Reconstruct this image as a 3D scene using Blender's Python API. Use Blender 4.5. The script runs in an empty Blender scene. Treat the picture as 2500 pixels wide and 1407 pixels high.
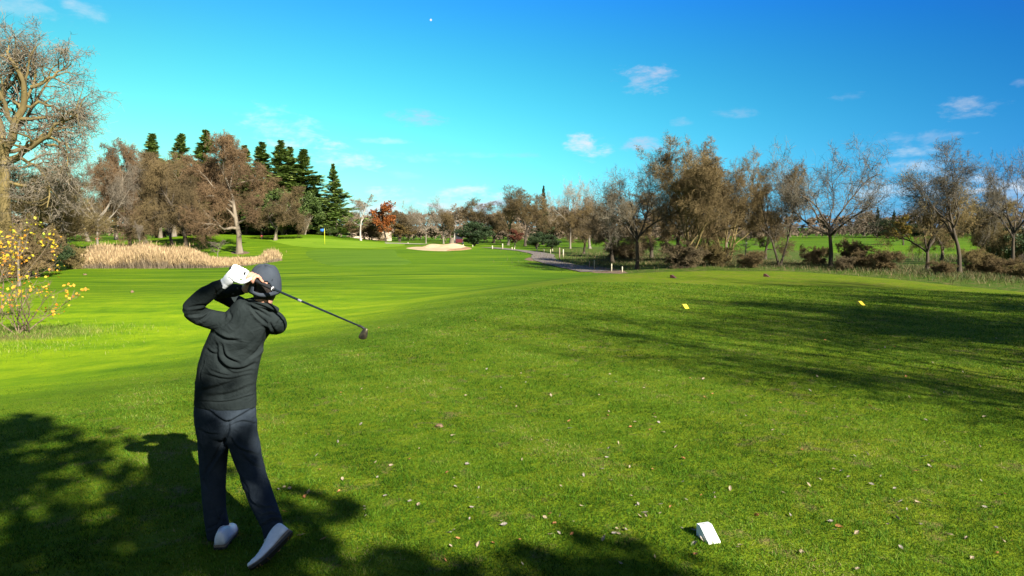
import bpy, math
import numpy as np
from mathutils import Vector
rad = math.radians
SC = bpy.context.scene
COL = SC.collection
PI = math.pi

# ------------------------------------------------------------------ camera
W, H, F = 2500.0, 1407.0, 1667.0
PITCH = math.atan((H/2-560.0)/F)
CT, ST = math.cos(PITCH), math.sin(PITCH)
EYE = 2.0
cam = bpy.data.objects.new('camera', bpy.data.cameras.new('camera')); COL.objects.link(cam)
cam.location = (0, 0, EYE); cam.rotation_euler = (PI/2-PITCH, 0, 0)
cam.data.sensor_width = 36; cam.data.lens = F/W*36; cam.data.clip_start = .05; cam.data.clip_end = 8000
SC.camera = cam

def ray(px, py):
    v = (px-W/2)/F; w = (H/2-py)/F
    return v, CT+w*ST, -ST+w*CT
def at(px, py, Y):
    dx, dy, dz = ray(px, py); t = Y/dy
    return Vector((dx*t, Y, EYE+dz*t))
def proj(x, y, z):
    z = z-EYE; d = y*CT-z*ST; u = y*ST+z*CT
    return W/2+F*x/d, H/2-F*u/d

# ------------------------------------------------------------------ terrain
def Zp(py, Y): return at(1250, py, Y).z
CP = []
def cp(px, py, Y):
    p = at(px, py, Y); CP.append((p.x, p.y, p.z))
for c in [(60,820,19.6),(-300,900,15),(0,655,56),(200,655,56),(450,655,56),(560,647,60),(680,636,68),(300,700,40),
          (585,618,84),(480,612,86),(420,598,92),(530,574,104),(640,581,104),(740,573,108),(793,598,92),(780,605,86),
          (640,592,95),(900,588,105),(950,599,95),(1000,612,80),(1150,613,80),(1060,600,90),(1150,604,90),
          (1000,680,42),(1250,640,60),(1300,620,73),(1480,664,49),(1230,607,88),(1290,617,80),(1000,592,120),(1250,600,110),
          (1555,657,48),(1690,652,46),(2025,657,44),(2340,682,36),(2600,720,30),(2150,640,66),(2150,612,100),(2150,580,165),
          (1650,622,80),(1950,602,110),(1800,600,130),(2400,620,90),(2700,600,110),(100,590,120),(300,585,130),(-300,620,90),
          (820,585,135),(600,584,135),(1400,640,62)]:
    cp(*c)
for x in (-60, 60, 160, -160): CP.append((x, 260, .6))
for x in (-400, 0, 400): CP.append((x, 700, 3.0))
for x in (-1500, 0, 1500): CP.append((x, 1600, 5.0))
CP += [(0,8,-1.0),(8,20,-1.1),(-12,10,-.85),(-25,12,-.8),(-8,-15,-.9),(30,10,-1.2),(15,-20,-1),(-40,-40,-.8),(60,-40,-1),(-90,20,-.8),(90,30,-1),
       (-9,24,-1.05),(-4,34,-1.05),(4,44,-1.0),(-14,36,-1.1)]
CP = np.array(CP); SCL = 60.0
def _tps(r2): return np.where(r2 > 1e-12, .5*r2*np.log(np.maximum(r2, 1e-12)), 0)
def warp(x, y):
    # compress far distances so that distant control points do not dominate
    r = np.hypot(x, y); s = np.where(r > 1, np.log1p(r/30.0)/np.maximum(r, 1e-6)*30, 1)
    return x*s/SCL*2, y*s/SCL*2
_wx, _wy = warp(CP[:,0], CP[:,1]); n_ = len(CP)
_A = np.zeros((n_+3, n_+3)); _A[:n_,:n_] = _tps((_wx[:,None]-_wx)**2+(_wy[:,None]-_wy)**2)+np.eye(n_)*2e-4
_A[:n_,n_:] = np.c_[np.ones(n_), _wx, _wy]; _A[n_:,:n_] = _A[:n_,n_:].T
_w = np.linalg.solve(_A, np.r_[CP[:,2], 0, 0, 0])
def low(x, y):
    wx, wy = warp(x, y); sh = wx.shape; wx = wx.ravel(); wy = wy.ravel(); out = np.empty(len(wx))
    for i in range(0, len(wx), 20000):
        a, b = wx[i:i+20000], wy[i:i+20000]
        out[i:i+20000] = _tps((a[:,None]-_wx)**2+(b[:,None]-_wy)**2)@_w[:n_]+_w[n_]+_w[n_+1]*a+_w[n_+2]*b
    return out.reshape(sh)
TEE = np.array([(-7,-25),(-6.3,3),(-5.6,7.4),(-3.7,10.2),(-1.6,16.7),(1.6,27.5),(5.0,33.2),(9.8,35.6),(14.5,34.6),(17.2,29),(18.8,21),(21,12),(24,0),(27,-25)], float)
def sdf(poly, x, y):
    d = np.full(x.shape, 1e9); inside = np.zeros(x.shape, bool); n = len(poly)
    for i in range(n):
        ax, ay = poly[i]; bx, by = poly[(i+1) % n]; ex, ey = bx-ax, by-ay
        t = np.clip(((x-ax)*ex+(y-ay)*ey)/(ex*ex+ey*ey), 0, 1)
        d = np.minimum(d, np.hypot(x-ax-ex*t, y-ay-ey*t))
        c = ((ay > y) != (by > y)) & (x < (bx-ax)*(y-ay)/np.where(by == ay, 1e-9, by-ay)+ax); inside ^= c
    return np.where(inside, -d, d)
def sstep(t): t = np.clip(t, 0, 1); return t*t*(3-2*t)
def height(x, y):
    x = np.asarray(x, float); y = np.asarray(y, float); s = sdf(TEE, x, y)
    wdt = 9-4*sstep((x-2)/8)*sstep((y-5)/10+1)
    k = 1-sstep((s+3.0)/(wdt+3.0))
    lo = low(x, y)
    und = .035*np.sin(x*.9+1)*np.sin(y*.45)+.02*np.sin(x*2.1+y*1.3)
    und2 = .06*np.sin(x*.23+2)*np.sin(y*.17)*sstep((np.hypot(x, y)-15)/30)
    return lo*(1-k)+und*k*.5+und2*(1-k)
def hz(x, y): return float(height(np.array([x]), np.array([y]))[0])
def hit(px, py, y0=2.0, y1=400):
    dx, dy, dz = ray(px, py); Y = y0*np.exp(np.linspace(0, math.log(y1/y0), 1500))
    g = EYE+dz*Y/dy-height(dx*Y/dy, Y); i = np.argmax(g < 0)
    if g[i] >= 0: i = len(Y)-1
    a = g[i-1]/(g[i-1]-g[i]) if i > 0 else 0
    y = Y[i-1]+(Y[i]-Y[i-1])*a
    return Vector((dx*y/dy, y, hz(dx*y/dy, y)))

# ------------------------------------------------------------------ objects
def mesh_np(name, verts, faces, attrs=None, smooth=True, mats=None):
    """faces: (n,k) array, or a list of such arrays"""
    if not isinstance(faces, list): faces = [faces]
    me = bpy.data.meshes.new(name); v = np.asarray(verts, np.float32)
    me.vertices.add(len(v)); me.vertices.foreach_set('co', v.ravel())
    li = np.concatenate([np.asarray(f, np.int32).ravel() for f in faces]); me.loops.add(len(li)); me.loops.foreach_set('vertex_index', li)
    st = []; o = 0
    for f in faces:
        k = f.shape[1]; st.append(o+np.arange(len(f), dtype=np.int32)*k); o += f.size
    st = np.concatenate(st).astype(np.int32); me.polygons.add(len(st)); me.polygons.foreach_set('loop_start', st)
    if mats is not None: me.polygons.foreach_set('material_index', np.asarray(mats, np.int32))
    me.update(calc_edges=True); me.validate() if len(v) < 3000 else None
    me.polygons.foreach_set('use_smooth', np.full(len(me.polygons), smooth))
    for k, (dom, a) in (attrs or {}).items():
        at_ = me.attributes.new(k, 'FLOAT', dom); at_.data.foreach_set('value', np.asarray(a, np.float32))
    return me
def obj(name, me, material=None, parent=None, loc=None, label=None, cat=None, group=None, kind=None):
    o = bpy.data.objects.new(name, me); COL.objects.link(o)
    if me is not None and material is not None and len(me.materials) == 0:
        for m in (material if isinstance(material, (list, tuple)) else [material]): me.materials.append(m)
    if parent is not None: o.parent = parent
    if loc is not None: o.location = loc
    for k, v in (('label', label), ('category', cat), ('group', group), ('kind', kind)):
        if v: o[k] = v
    return o

# ------------------------------------------------------------------ materials
def new_mat(name):
    m = bpy.data.materials.new(name); m.use_nodes = True; nt = m.node_tree; nt.nodes.clear()
    return m, nt
def N(nt, t, **kw):
    n = nt.nodes.new(t)
    for k, v in kw.items():
        if k.startswith('_'): setattr(n, k[1:], v)
        else:
            key = int(k[1:]) if (k[0] == 'i' and k[1:].isdigit()) else k.replace('__', ' ')
            if isinstance(v, bpy.types.NodeSocket): nt.links.new(v, n.inputs[key])
            else: n.inputs[key].default_value = v
    return n
def mth(nt, op, *a, clamp=False):
    n = nt.nodes.new('ShaderNodeMath'); n.operation = op; n.use_clamp = clamp
    for i, v in enumerate(a):
        if isinstance(v, bpy.types.NodeSocket): nt.links.new(v, n.inputs[i])
        else: n.inputs[i].default_value = v
    return n.outputs[0]
def ramp(nt, fac, stops):
    n = nt.nodes.new('ShaderNodeValToRGB'); nt.links.new(fac, n.inputs[0]); e = n.color_ramp.elements
    while len(e) < len(stops): e.new(.5)
    for i, (p, c) in enumerate(stops): e[i].position = p; e[i].color = (*c, 1)
    return n.outputs[0]
def mix(nt, fac, a, b, mode='MIX'):
    n = nt.nodes.new('ShaderNodeMix'); n.data_type = 'RGBA'; n.blend_type = mode
    for s, v in ((n.inputs[0], fac), (n.inputs[6], a), (n.inputs[7], b)):
        if isinstance(v, bpy.types.NodeSocket): nt.links.new(v, s)
        else: s.default_value = v if not isinstance(v, tuple) else (*v, 1)
    return n.outputs[2]
def noise(nt, vec, scale, detail=4, rough=.6, dist=0):
    n = N(nt, 'ShaderNodeTexNoise', Scale=scale, Detail=detail, Roughness=rough, Distortion=dist)
    if vec is not None: nt.links.new(vec, n.inputs['Vector'])
    return n.outputs['Fac']
def finish(nt, col, rough=.7, bump=None, spec=.3, trans=0, extra=None, metallic=0, sheen=0):
    p = N(nt, 'ShaderNodeBsdfPrincipled', Roughness=rough, Metallic=metallic)
    p.inputs['Specular IOR Level'].default_value = spec
    if sheen: p.inputs['Sheen Weight'].default_value = sheen
    if isinstance(col, tuple): p.inputs['Base Color'].default_value = (*col, 1)
    else: nt.links.new(col, p.inputs['Base Color'])
    if bump is not None:
        b = N(nt, 'ShaderNodeBump', Strength=bump[1], Distance=bump[2], Height=bump[0]); nt.links.new(b.outputs[0], p.inputs['Normal'])
    out = p.outputs[0]
    if trans:
        t = nt.nodes.new('ShaderNodeBsdfTranslucent')
        if isinstance(col, tuple): t.inputs[0].default_value = (*col, 1)
        else: nt.links.new(col, t.inputs[0])
        mx = N(nt, 'ShaderNodeMixShader', i0=trans); nt.links.new(out, mx.inputs[1]); nt.links.new(t.outputs[0], mx.inputs[2]); out = mx.outputs[0]
    o = nt.nodes.new('ShaderNodeOutputMaterial'); nt.links.new(out, o.inputs[0])
def simple(name, c1, c2, scale=5, rough=.7, bump=.3, bdist=.01, spec=.3, trans=0, detail=5, stretch=None, sheen=0, metallic=0):
    m, nt = new_mat(name); tc = nt.nodes.new('ShaderNodeTexCoord').outputs['Object']
    if stretch:
        mp = N(nt, 'ShaderNodeMapping', Scale=stretch, Vector=tc); tc = mp.outputs[0]
    f = noise(nt, tc, scale, detail)
    col = ramp(nt, f, [(.3, c1), (.7, c2)])
    finish(nt, col, rough, (f, bump, bdist) if bump else None, spec, trans, sheen=sheen, metallic=metallic)
    return m
def leafy(name, stops, trans=.25, rough=.6, spec=.2):
    """leaf material: colour by the per-face random attribute 'rnd'"""
    m, nt = new_mat(name); a = N(nt, 'ShaderNodeAttribute', _attribute_name='rnd')
    finish(nt, ramp(nt, a.outputs['Fac'], stops), rough, None, spec, trans)
    return m

# ------------------------------------------------------------------ sun, sky, view
SUN_EL = rad(31.5); LD = Vector((-.62, .785, 0)).normalized()        # light travels this way
sun = bpy.data.objects.new('sun', bpy.data.lights.new('sun', 'SUN')); COL.objects.link(sun)
sun.data.energy = 5.0; sun.data.angle = rad(.5); sun.data.color = (1, .95, .85)
dvec = Vector((LD.x*math.cos(SUN_EL), LD.y*math.cos(SUN_EL), -math.sin(SUN_EL)))
sun.rotation_euler = dvec.to_track_quat('-Z', 'Y').to_euler()
sun.location = (20, -20, 30)
SC.view_settings.view_transform = 'Standard'; SC.view_settings.look = 'None'; SC.view_settings.exposure = 1.55; SC.view_settings.gamma = 1
SC.render.engine = 'CYCLES'
SC.cycles.max_bounces = 6; SC.cycles.transparent_max_bounces = 8; SC.cycles.caustics_reflective = False; SC.cycles.caustics_refractive = False
SC.cycles.use_denoising = True
SC.cycles.use_adaptive_sampling = False

def build_world():
    w = bpy.data.worlds.new('World'); SC.world = w; w.use_nodes = True; nt = w.node_tree; nt.nodes.clear()
    sky = N(nt, 'ShaderNodeTexSky', _sky_type='NISHITA', _sun_disc=False, _sun_elevation=SUN_EL,
            _sun_rotation=math.atan2(-LD.x, -LD.y), _air_density=1.0, _dust_density=.6, _ozone_density=2.0)
    g = nt.nodes.new('ShaderNodeTexCoord').outputs['Generated']
    sp = N(nt, 'ShaderNodeSeparateXYZ', Vector=g); x, y, z = sp.outputs
    az = mth(nt, 'ARCTAN2', x, y); el = mth(nt, 'ARCSINE', z)
    # clear-air colour: the physical sky times a smooth gain that depends on direction
    elc = mth(nt, 'MINIMUM', mth(nt, 'MAXIMUM', el, 0.0), .42)
    azc = mth(nt, 'MINIMUM', mth(nt, 'MAXIMUM', az, -.9), .9)
    chans = []
    for (a, b, c, d, e) in SKYGAIN:
        s = mth(nt, 'ADD', mth(nt, 'ADD', mth(nt, 'MULTIPLY', azc, b), a), mth(nt, 'ADD', mth(nt, 'MULTIPLY', elc, c), mth(nt, 'ADD', mth(nt, 'MULTIPLY', mth(nt, 'MULTIPLY', azc, azc), d), mth(nt, 'MULTIPLY', mth(nt, 'MULTIPLY', elc, elc), e))))
        chans.append(mth(nt, 'EXPONENT', mth(nt, 'MAXIMUM', s, -3.5)))
    cg = N(nt, 'ShaderNodeCombineXYZ', i0=chans[0], i1=chans[1], i2=chans[2])
    hi = N(nt, 'ShaderNodeMapRange', Value=el, i1=.42, i2=.75); bk = N(nt, 'ShaderNodeMapRange', Value=y, i1=.35, i2=-.1)
    far_ = mth(nt, 'MAXIMUM', hi.outputs[0], bk.outputs[0])
    gain = mix(nt, far_, cg.outputs[0], (.30, .33, .36))
    col = mix(nt, 1.0, sky.outputs[0], gain, 'MULTIPLY')
    # clouds
    mp = N(nt, 'ShaderNodeMapping', Vector=g); mp.inputs['Scale'].default_value = (1, 1, 2.6)
    nf = noise(nt, mp.outputs[0], 22, 6, .62, .3); nf2 = noise(nt, mp.outputs[0], 60, 4, .6)
    nn = mth(nt, 'ADD', mth(nt, 'MULTIPLY', mth(nt, 'SUBTRACT', nf, .52), 5.0), mth(nt, 'MULTIPLY', mth(nt, 'SUBTRACT', nf2, .5), 2.0))
    for (px, py, wd, ht, tilt, op, cc) in CLOUDS:
        dx, dy, dz = ray(px, py); L = math.sqrt(dx*dx+dy*dy+dz*dz)
        a0 = math.atan2(dx, dy); e0 = math.asin(dz/L); wa, we = 1.25*wd/F*math.cos(a0)**2, 1.3*ht/F*math.cos(a0)
        u = mth(nt, 'DIVIDE', mth(nt, 'SUBTRACT', az, a0), wa)
        v = mth(nt, 'SUBTRACT', mth(nt, 'DIVIDE', mth(nt, 'SUBTRACT', el, e0), we), mth(nt, 'MULTIPLY', u, tilt))
        q = mth(nt, 'ADD', mth(nt, 'MULTIPLY', u, u), mth(nt, 'MULTIPLY', v, v))
        m = mth(nt, 'ADD', mth(nt, 'SUBTRACT', 1.0, q), nn)
        mr = N(nt, 'ShaderNodeMapRange', Value=m, i1=-.15, i2=2.1, i3=0.0, i4=op); mr.interpolation_type = 'SMOOTHSTEP'
        col = mix(nt, mr.outputs[0], col, cc)
    # the day moon
    dx, dy, dz = ray(1052, 49); mv = Vector((dx, dy, dz)).normalized()
    vm = N(nt, 'ShaderNodeVectorMath', _operation='DISTANCE', i0=g, i1=mv)
    mm = N(nt, 'ShaderNodeMapRange', Value=vm.outputs['Value'], i1=.0011, i2=.0017, i3=1.0, i4=0.0)
    col = mix(nt, mm.outputs[0], col, (3.5, 3.5, 3.6))
    bg = N(nt, 'ShaderNodeBackground', Color=col, Strength=SKY_STRENGTH)
    o = nt.nodes.new('ShaderNodeOutputWorld'); nt.links.new(bg.outputs[0], o.inputs[0])
    w.cycles.sampling_method = 'MANUAL'; w.cycles.sample_map_resolution = 1024
SKY_STRENGTH = .1
# log gain per channel: constant, per radian of azimuth, per radian of elevation, azimuth squared
SKYGAIN = [(-1.431, -1.329, -3.551, -0.968, -1.919), (-0.623, -0.664, 1.035, -0.902, -5.214), (-0.164, 0.04, -5.38, -0.446, 15.612)]
_W = (2.9, 3.1, 3.3); _L = (2.0, 2.3, 3.0); _D = (1.35, 1.9, 2.7)
# px, py, half width, half height, tilt, opacity, colour
CLOUDS = [(60,10,90,32,-.3,.35,_W),(195,22,60,20,-.6,.4,_W),(700,312,95,34,-.6,.6,_W),(745,352,105,13,0,.85,_W),(838,388,72,20,-.2,.85,_W),
 (1020,290,74,15,0,.65,_L),(915,343,75,6,-.2,.4,_W),(1030,385,90,10,-.5,.4,_L),(1150,379,150,6,0,.25,_L),(990,428,40,8,-.3,.3,_L),
 (1445,355,48,24,0,1.0,_W),(1568,357,46,16,0,.85,_L),(1572,192,62,25,-.2,.85,_L),(1662,298,26,9,0,.35,_L),(1800,277,50,12,0,.32,_L),
 (2070,235,50,9,0,.25,_L),(2357,263,76,22,0,.9,_D),(2225,342,100,14,.3,.4,_L),(2240,372,120,10,.1,.45,_W),(2250,404,110,16,.2,.5,_W),
 (925,505,100,34,.1,1.0,_W),(1135,492,90,30,.2,1.0,_W),(1020,515,110,18,0,.8,_W),(1185,505,70,22,0,.8,_L),(1420,520,90,26,0,.5,_W),(2160,470,90,30,0,.6,_W),(2330,455,160,26,0,.7,_W),(2460,480,80,34,0,.7,_W),(2200,535,160,22,0,.5,_L),(1325,448,30,7,0,.3,_L),(2490,205,22,8,0,.3,_L)]
# ------------------------------------------------------------------ vegetation builders (all numpy)
def unit(v): return v/np.maximum(np.linalg.norm(v, axis=-1, keepdims=True), 1e-9)
def grow(S, D, L, R, n, wig, trop, rng, taper=.35):
    B = len(S); P = np.empty((B, n+1, 3)); P[:,0] = S; d = unit(D.copy())
    for k in range(n):
        d = unit(d+rng.normal(0, wig, (B,3))+np.array([0,0,1.])*trop)
        P[:,k+1] = P[:,k]+d*(L/n)[:,None]
    t = np.linspace(0, 1, n+1)
    return P, R[:,None]*(1-(1-taper)*t)
def spawn(P, Rd, L, per, t0, t1, ang, asd, lr, rng, rr=.6, fall=.45):
    B, m, _ = P.shape; n = m-1; K = B*per; b = np.repeat(np.arange(B), per)
    t = t0+(t1-t0)*((np.tile(np.arange(per), B)+rng.random(K))/per)
    f = np.clip(t*n, 0, n-1e-4); i = f.astype(int); f = (f-i)[:,None]
    pos = P[b,i]*(1-f)+P[b,i+1]*f; T = unit(P[b,i+1]-P[b,i])
    q = unit(np.cross(T, rng.normal(size=(K,3)))); a = rng.normal(ang, asd, K)[:,None]
    D = T*np.cos(a)+q*np.sin(a)
    r = (Rd[b,i]*(1-f[:,0])+Rd[b,i+1]*f[:,0])*rr
    return pos, D, L[b]*lr*(1-fall*t)*rng.uniform(.65, 1.25, K), r
def tubes(P, R, m):
    B, n, _ = P.shape
    T = np.empty_like(P); T[:,1:-1] = P[:,2:]-P[:,:-2]; T[:,0] = P[:,1]-P[:,0]; T[:,-1] = P[:,-1]-P[:,-2]; T = unit(T)
    ref = unit(P[:,-1]-P[:,0]); alt = np.where(np.abs(ref[:,:1]) < .7, np.array([[1.,0,0]]), np.array([[0,1.,0]]))
    u = unit(np.cross(T, alt[:,None,:])); v = np.cross(T, u)
    a = np.arange(m)*2*PI/m; ca, sa = np.cos(a), np.sin(a)
    V = P[:,:,None,:]+R[:,:,None,None]*(u[:,:,None,:]*ca[None,None,:,None]+v[:,:,None,:]*sa[None,None,:,None])
    idx = np.arange(B*n*m).reshape(B, n, m)
    Fq = np.stack([idx[:,:-1], np.roll(idx, -1, 2)[:,:-1], np.roll(idx, -1, 2)[:,1:], idx[:,1:]], -1).reshape(-1, 4)
    return V.reshape(-1,3), Fq
def ribbons(P, R, rng):
    B, n, _ = P.shape; T = unit(P[:,-1]-P[:,0]); u = unit(np.cross(T, rng.normal(size=(B,3))))
    V = np.stack([P-u[:,None]*R[:,:,None], P+u[:,None]*R[:,:,None]], 2); idx = np.arange(B*n*2).reshape(B, n, 2)
    return V.reshape(-1,3), np.stack([idx[:,:-1,0], idx[:,:-1,1], idx[:,1:,1], idx[:,1:,0]], -1).reshape(-1,4)
def joinm(parts):
    o = 0; V = []; Fs = []
    for v, f in parts: V.append(v); Fs.append(f+o); o += len(v)
    return np.concatenate(V), np.concatenate(Fs)
def leaf_quads(C, size, rng, droop=0, asp=.6):
    K = len(C); n = rng.normal(size=(K,3)); n[:,2] += droop; n = unit(n)
    u = unit(np.cross(n, rng.normal(size=(K,3)))); v = np.cross(n, u)
    s = (size*rng.uniform(.6, 1.4, K))[:,None]
    V = np.stack([C-u*s, C+v*s*asp, C+u*s, C-v*s*asp], 1).reshape(-1,3)
    return V, np.arange(K*4).reshape(K,4)
VARIANTS = {}
def make_tree(key, seed, trunk_h=.28, lean=(0,0), limbs=6, limb_len=.62, limb_ang=.75, asd=.22, trop=.06, l2=8, l3=8, l4=7, l5=3,
              r0=.03, wig=.16, stems=1, twig_r=.0011, droop=0.0, low_t=.35, l2len=.6, l3len=.58, l4len=.66, l5len=.78, leader=True, leaves=0, leaf_size=.01, custom=None):
    """a bare broad-leaved tree of height about 1; returns (trunk mesh, crown mesh[, leaf mesh])"""
    rng = np.random.default_rng(seed)
    S = np.zeros((stems,3)); S[:,:2] = rng.normal(0, .03*(stems > 1), (stems,2))
    D = np.tile([lean[0], lean[1], 1.], (stems,1))
    if stems > 1:
        az = np.arange(stems)*2*PI/stems+rng.random(stems); D[:,0] += .42*np.cos(az); D[:,1] += .42*np.sin(az)
    L0 = np.full(stems, .8 if leader else trunk_h*1.45)*rng.uniform(.85, 1.1, stems); R0 = np.full(stems, r0*(1 if stems == 1 else .6))
    P0, Q0 = grow(S, D, L0, R0, 9, wig*.35, .03, rng, .16 if leader else .55)
    Q0[:,0] *= 1.45; Q0[:,1] *= 1.0
    ts = trunk_h/.8 if leader else .72
    s1 = spawn(P0, Q0, np.full(stems, limb_len), limbs, ts, .97, limb_ang, asd, 1, rng, .70, .35 if leader else 0)
    P1, Q1 = grow(*s1, 8, wig, trop, rng, .22)
    if custom:      # limbs drawn by hand: trunk first, each limb as (points, start radius)
        rs = lambda pts, n: np.stack([np.interp(np.linspace(0, 1, n), np.linspace(0, 1, len(pts)), np.array(pts)[:,k]) for k in range(3)], 1)
        P0 = rs(custom[0][0], 10)[None]; Q0 = np.linspace(custom[0][1], custom[0][1]*.6, 10)[None]
        P1 = np.stack([rs(p, 9) for p, r in custom[1:]]); P1[:,1:] += rng.normal(0, .006, P1[:,1:].shape)
        Q1 = np.stack([np.linspace(r, r*.25, 9) for p, r in custom[1:]]); s1 = (None, None, np.linalg.norm(P1[:,-1]-P1[:,0], axis=1)*1.15)
    parts_t = [tubes(P0, Q0, 9), tubes(P1, Q1, 7)]
    s2 = spawn(P1, Q1, s1[2], l2, low_t, .98, .72, .25, l2len, rng, .64, .3); P2, Q2 = grow(*s2, 6, wig*1.1, trop*.8-droop, rng, .25)
    parts_t.append(tubes(P2, Q2, 4))
    s3 = spawn(P2, Q2, s2[2], l3, .18, 1, .75, .3, l3len, rng, .6, .3); P3, Q3 = grow(*s3, 4, wig*1.3, trop*.5-droop, rng, .3)
    Q3 = np.maximum(Q3, twig_r)
    pc = [tubes(P3, Q3, 3)]
    s4 = spawn(P3, Q3, s3[2], l4, .15, 1, .8, .3, l4len, rng, .6, .3); s4 = (*s4[:3], np.maximum(s4[3], twig_r*.9)); P4, Q4 = grow(*s4, 3, wig*1.5, -droop*1.3, rng, .5)
    pc.append(ribbons(P4, Q4*1.25, rng)); tip = P4
    if l5:
        s5 = spawn(P4, Q4, s4[2], l5, .2, 1, .8, .3, l5len, rng, .7, .2); s5 = (*s5[:3], np.full(len(s5[0]), twig_r*.75)); P5, Q5 = grow(*s5, 2, wig*1.6, -droop*1.6, rng, .5)
        pc.append(ribbons(P5, Q5*1.25, rng)); tip = P5
    tv, tf = joinm(parts_t); cv, cf = joinm(pc)
    zmax = 1.0 if custom else np.percentile(cv[:,2], 99.7); wd = np.percentile(np.hypot(cv[:,0], cv[:,1]), 97)
    tv = tv/zmax; cv = cv/zmax; tv[:,2] -= .012
    me = [mesh_np('trunk', tv, tf), mesh_np('crown', cv, cf)]
    if leaves:
        pts = tip[:,-1][rng.integers(0, len(tip), leaves)]/zmax+rng.normal(0, .004, (leaves,3))
        lv, lf = leaf_quads(pts, leaf_size, rng); me.append(mesh_np('leaves', lv, lf, {'rnd': ('FACE', rng.random(len(lf)))}, smooth=False))
    VARIANTS[key] = (me, wd/zmax)
def make_conifer(key, seed, n=150, base=.05, R=.2, k=60, size=.014, power=.8, trunkr=.016):
    rng = np.random.default_rng(seed)
    tz = np.linspace(0, 1, 10); P0 = np.zeros((1,10,3)); P0[0,:,2] = tz*.98; P0[0,:,0] = .01*np.sin(tz*5+seed); tv, tf = tubes(P0, (trunkr*(1.03-tz))[None], 8); tv[:,2] -= .01
    h = base+(1-base)*(np.arange(n)+rng.random(n))/n; h = np.clip(h, 0, .99)
    lump = .8+.35*np.sin(h*23+seed)*np.sin(h*41+2*seed)
    L = R*np.clip((1-h)/(1-base), 0, 1)**power*rng.uniform(.65, 1.2, n)*lump+.004; az = rng.random(n)*2*PI
    S = np.stack([.01*np.sin(h*5+seed), 0*h, h], 1); D = np.stack([np.cos(az), np.sin(az), rng.uniform(-.35, .1, n)+h*.5], 1)
    P, Q = grow(S, D, L, np.full(n, trunkr*.22), 6, .06, .09, rng, .3); bv, bf = tubes(P, Q, 3); bf = bf+len(tv)
    K = n*k; b = np.repeat(np.arange(n), k); t = rng.random(K)**.75; f = np.clip(t*6, 0, 5.99); i = f.astype(int); f = (f-i)[:,None]
    C = P[b,i]*(1-f)+P[b,i+1]*f; T = unit(P[b,i+1]-P[b,i]); side = unit(np.cross(T, [0,0,1.]))
    lat = rng.normal(0, .26, K)*L[b]*(1.05-t*.8)
    C = C+side*lat[:,None]*1.1+np.stack([0*t, 0*t, -np.abs(rng.normal(0, .012, K))], 1)
    out = unit(T*.8+side*np.sign(lat)[:,None]*.7+np.stack([0*t, 0*t, rng.normal(-.15, .35, K)], 1)); s = (size*rng.uniform(.6, 1.5, K)*(1.1-.62*h[b]))[:,None]
    w = unit(np.cross(out, rng.normal(size=(K,3))))*.32
    V = np.stack([C-out*s, C+w*s, C+out*s*1.3, C-w*s], 1).reshape(-1,3)
    VARIANTS[key] = ([mesh_np('trunk', np.concatenate([tv, bv]), np.concatenate([tf, bf])), mesh_np('crown', V, np.arange(K*4).reshape(K,4), {'rnd': ('FACE', rng.random(K))}, smooth=False)], float(np.percentile(np.hypot(V[:,0], V[:,1]), 98)))
def make_bush(key, seed, clumps=45, per=230, size=.02, spread=.085, flat=1.0, trunk_r=.02, w=.42, base=.12):
    """evergreen shrub or tree of height 1"""
    rng = np.random.default_rng(seed)
    d = unit(rng.normal(size=(clumps,3))); rr = rng.random(clumps)**.4
    c = d*rr[:,None]*np.array([w, w, (1-base)/2*.92]); c[:,2] += base+(1-base)/2
    K = clumps*per; b = np.repeat(np.arange(clumps), per); sz = rng.uniform(.6, 1.3, clumps)
    e = unit(rng.normal(size=(K,3)))*(rng.random(K)**.4)[:,None]*(spread*sz[b])[:,None]*1.6; e[:,2] *= .75
    V, Fq = leaf_quads(c[b]+e, size, rng)
    S = np.zeros((clumps,3)); D = c-S; L = np.linalg.norm(D, axis=1); P, Q = grow(S, D+np.array([0,0,.5]), L, np.full(clumps, trunk_r*.45), 5, .08, 0, rng, .3)
    P0 = np.zeros((1,5,3)); P0[0,:,2] = np.linspace(-.02, .5, 5); tv, tf = joinm([tubes(P0, np.full((1,5), trunk_r)*np.linspace(1.2, .5, 5), 7), tubes(P, Q, 4)])
    VARIANTS[key] = ([mesh_np('trunk', tv, tf), mesh_np('crown', V, Fq, {'rnd': ('FACE', np.clip(rng.random(K)*.5+sz[b]*.4-.1, 0, 1))}, smooth=False)], w)

def spin_for(seed): return (seed*2.399) % (2*PI)
USED = set()
def plant(name, label, cat, key, px, Y, top, hw, mats, base=None, spin=None, group=None, sy=None, z=None, part_names=('trunk','crown','leaves')):
    """a tree whose trunk stands at image column px and distance Y, as tall as the photo shows it"""
    x = (px-W/2)/F*Y*CT*1.0
    for _ in range(3):                       # keep the column at that pixel for the real ground height
        g = hz(x, Y) if z is None else z; x = (px-W/2)/F*((Y*CT-(g-EYE)*ST))
    tz = at(px, top, Y).z; hgt = tz-g
    mes, wd = VARIANTS[key]
    s = hgt if hw is None else hw/F*Y/wd
    root = bpy.data.objects.new(name, None); COL.objects.link(root); root.location = (x, Y, g-.03)
    root['label'] = label; root['category'] = cat
    if group: root['group'] = group
    root.empty_display_size = .2
    root.scale = (s, s if sy is None else s*sy, hgt); root.rotation_euler = (0, 0, spin if spin is not None else spin_for(px))
    for i, me in enumerate(mes):
        m = mats[min(i, len(mats)-1)]; mk = (me.name, m.name)
        if mk not in MCOPY:
            c = me.copy(); c.materials.clear(); c.materials.append(m); MCOPY[mk] = c
        o = bpy.data.objects.new(part_names[i], MCOPY[mk]); COL.objects.link(o); o.parent = root
    return root
MCOPY = {}
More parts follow.
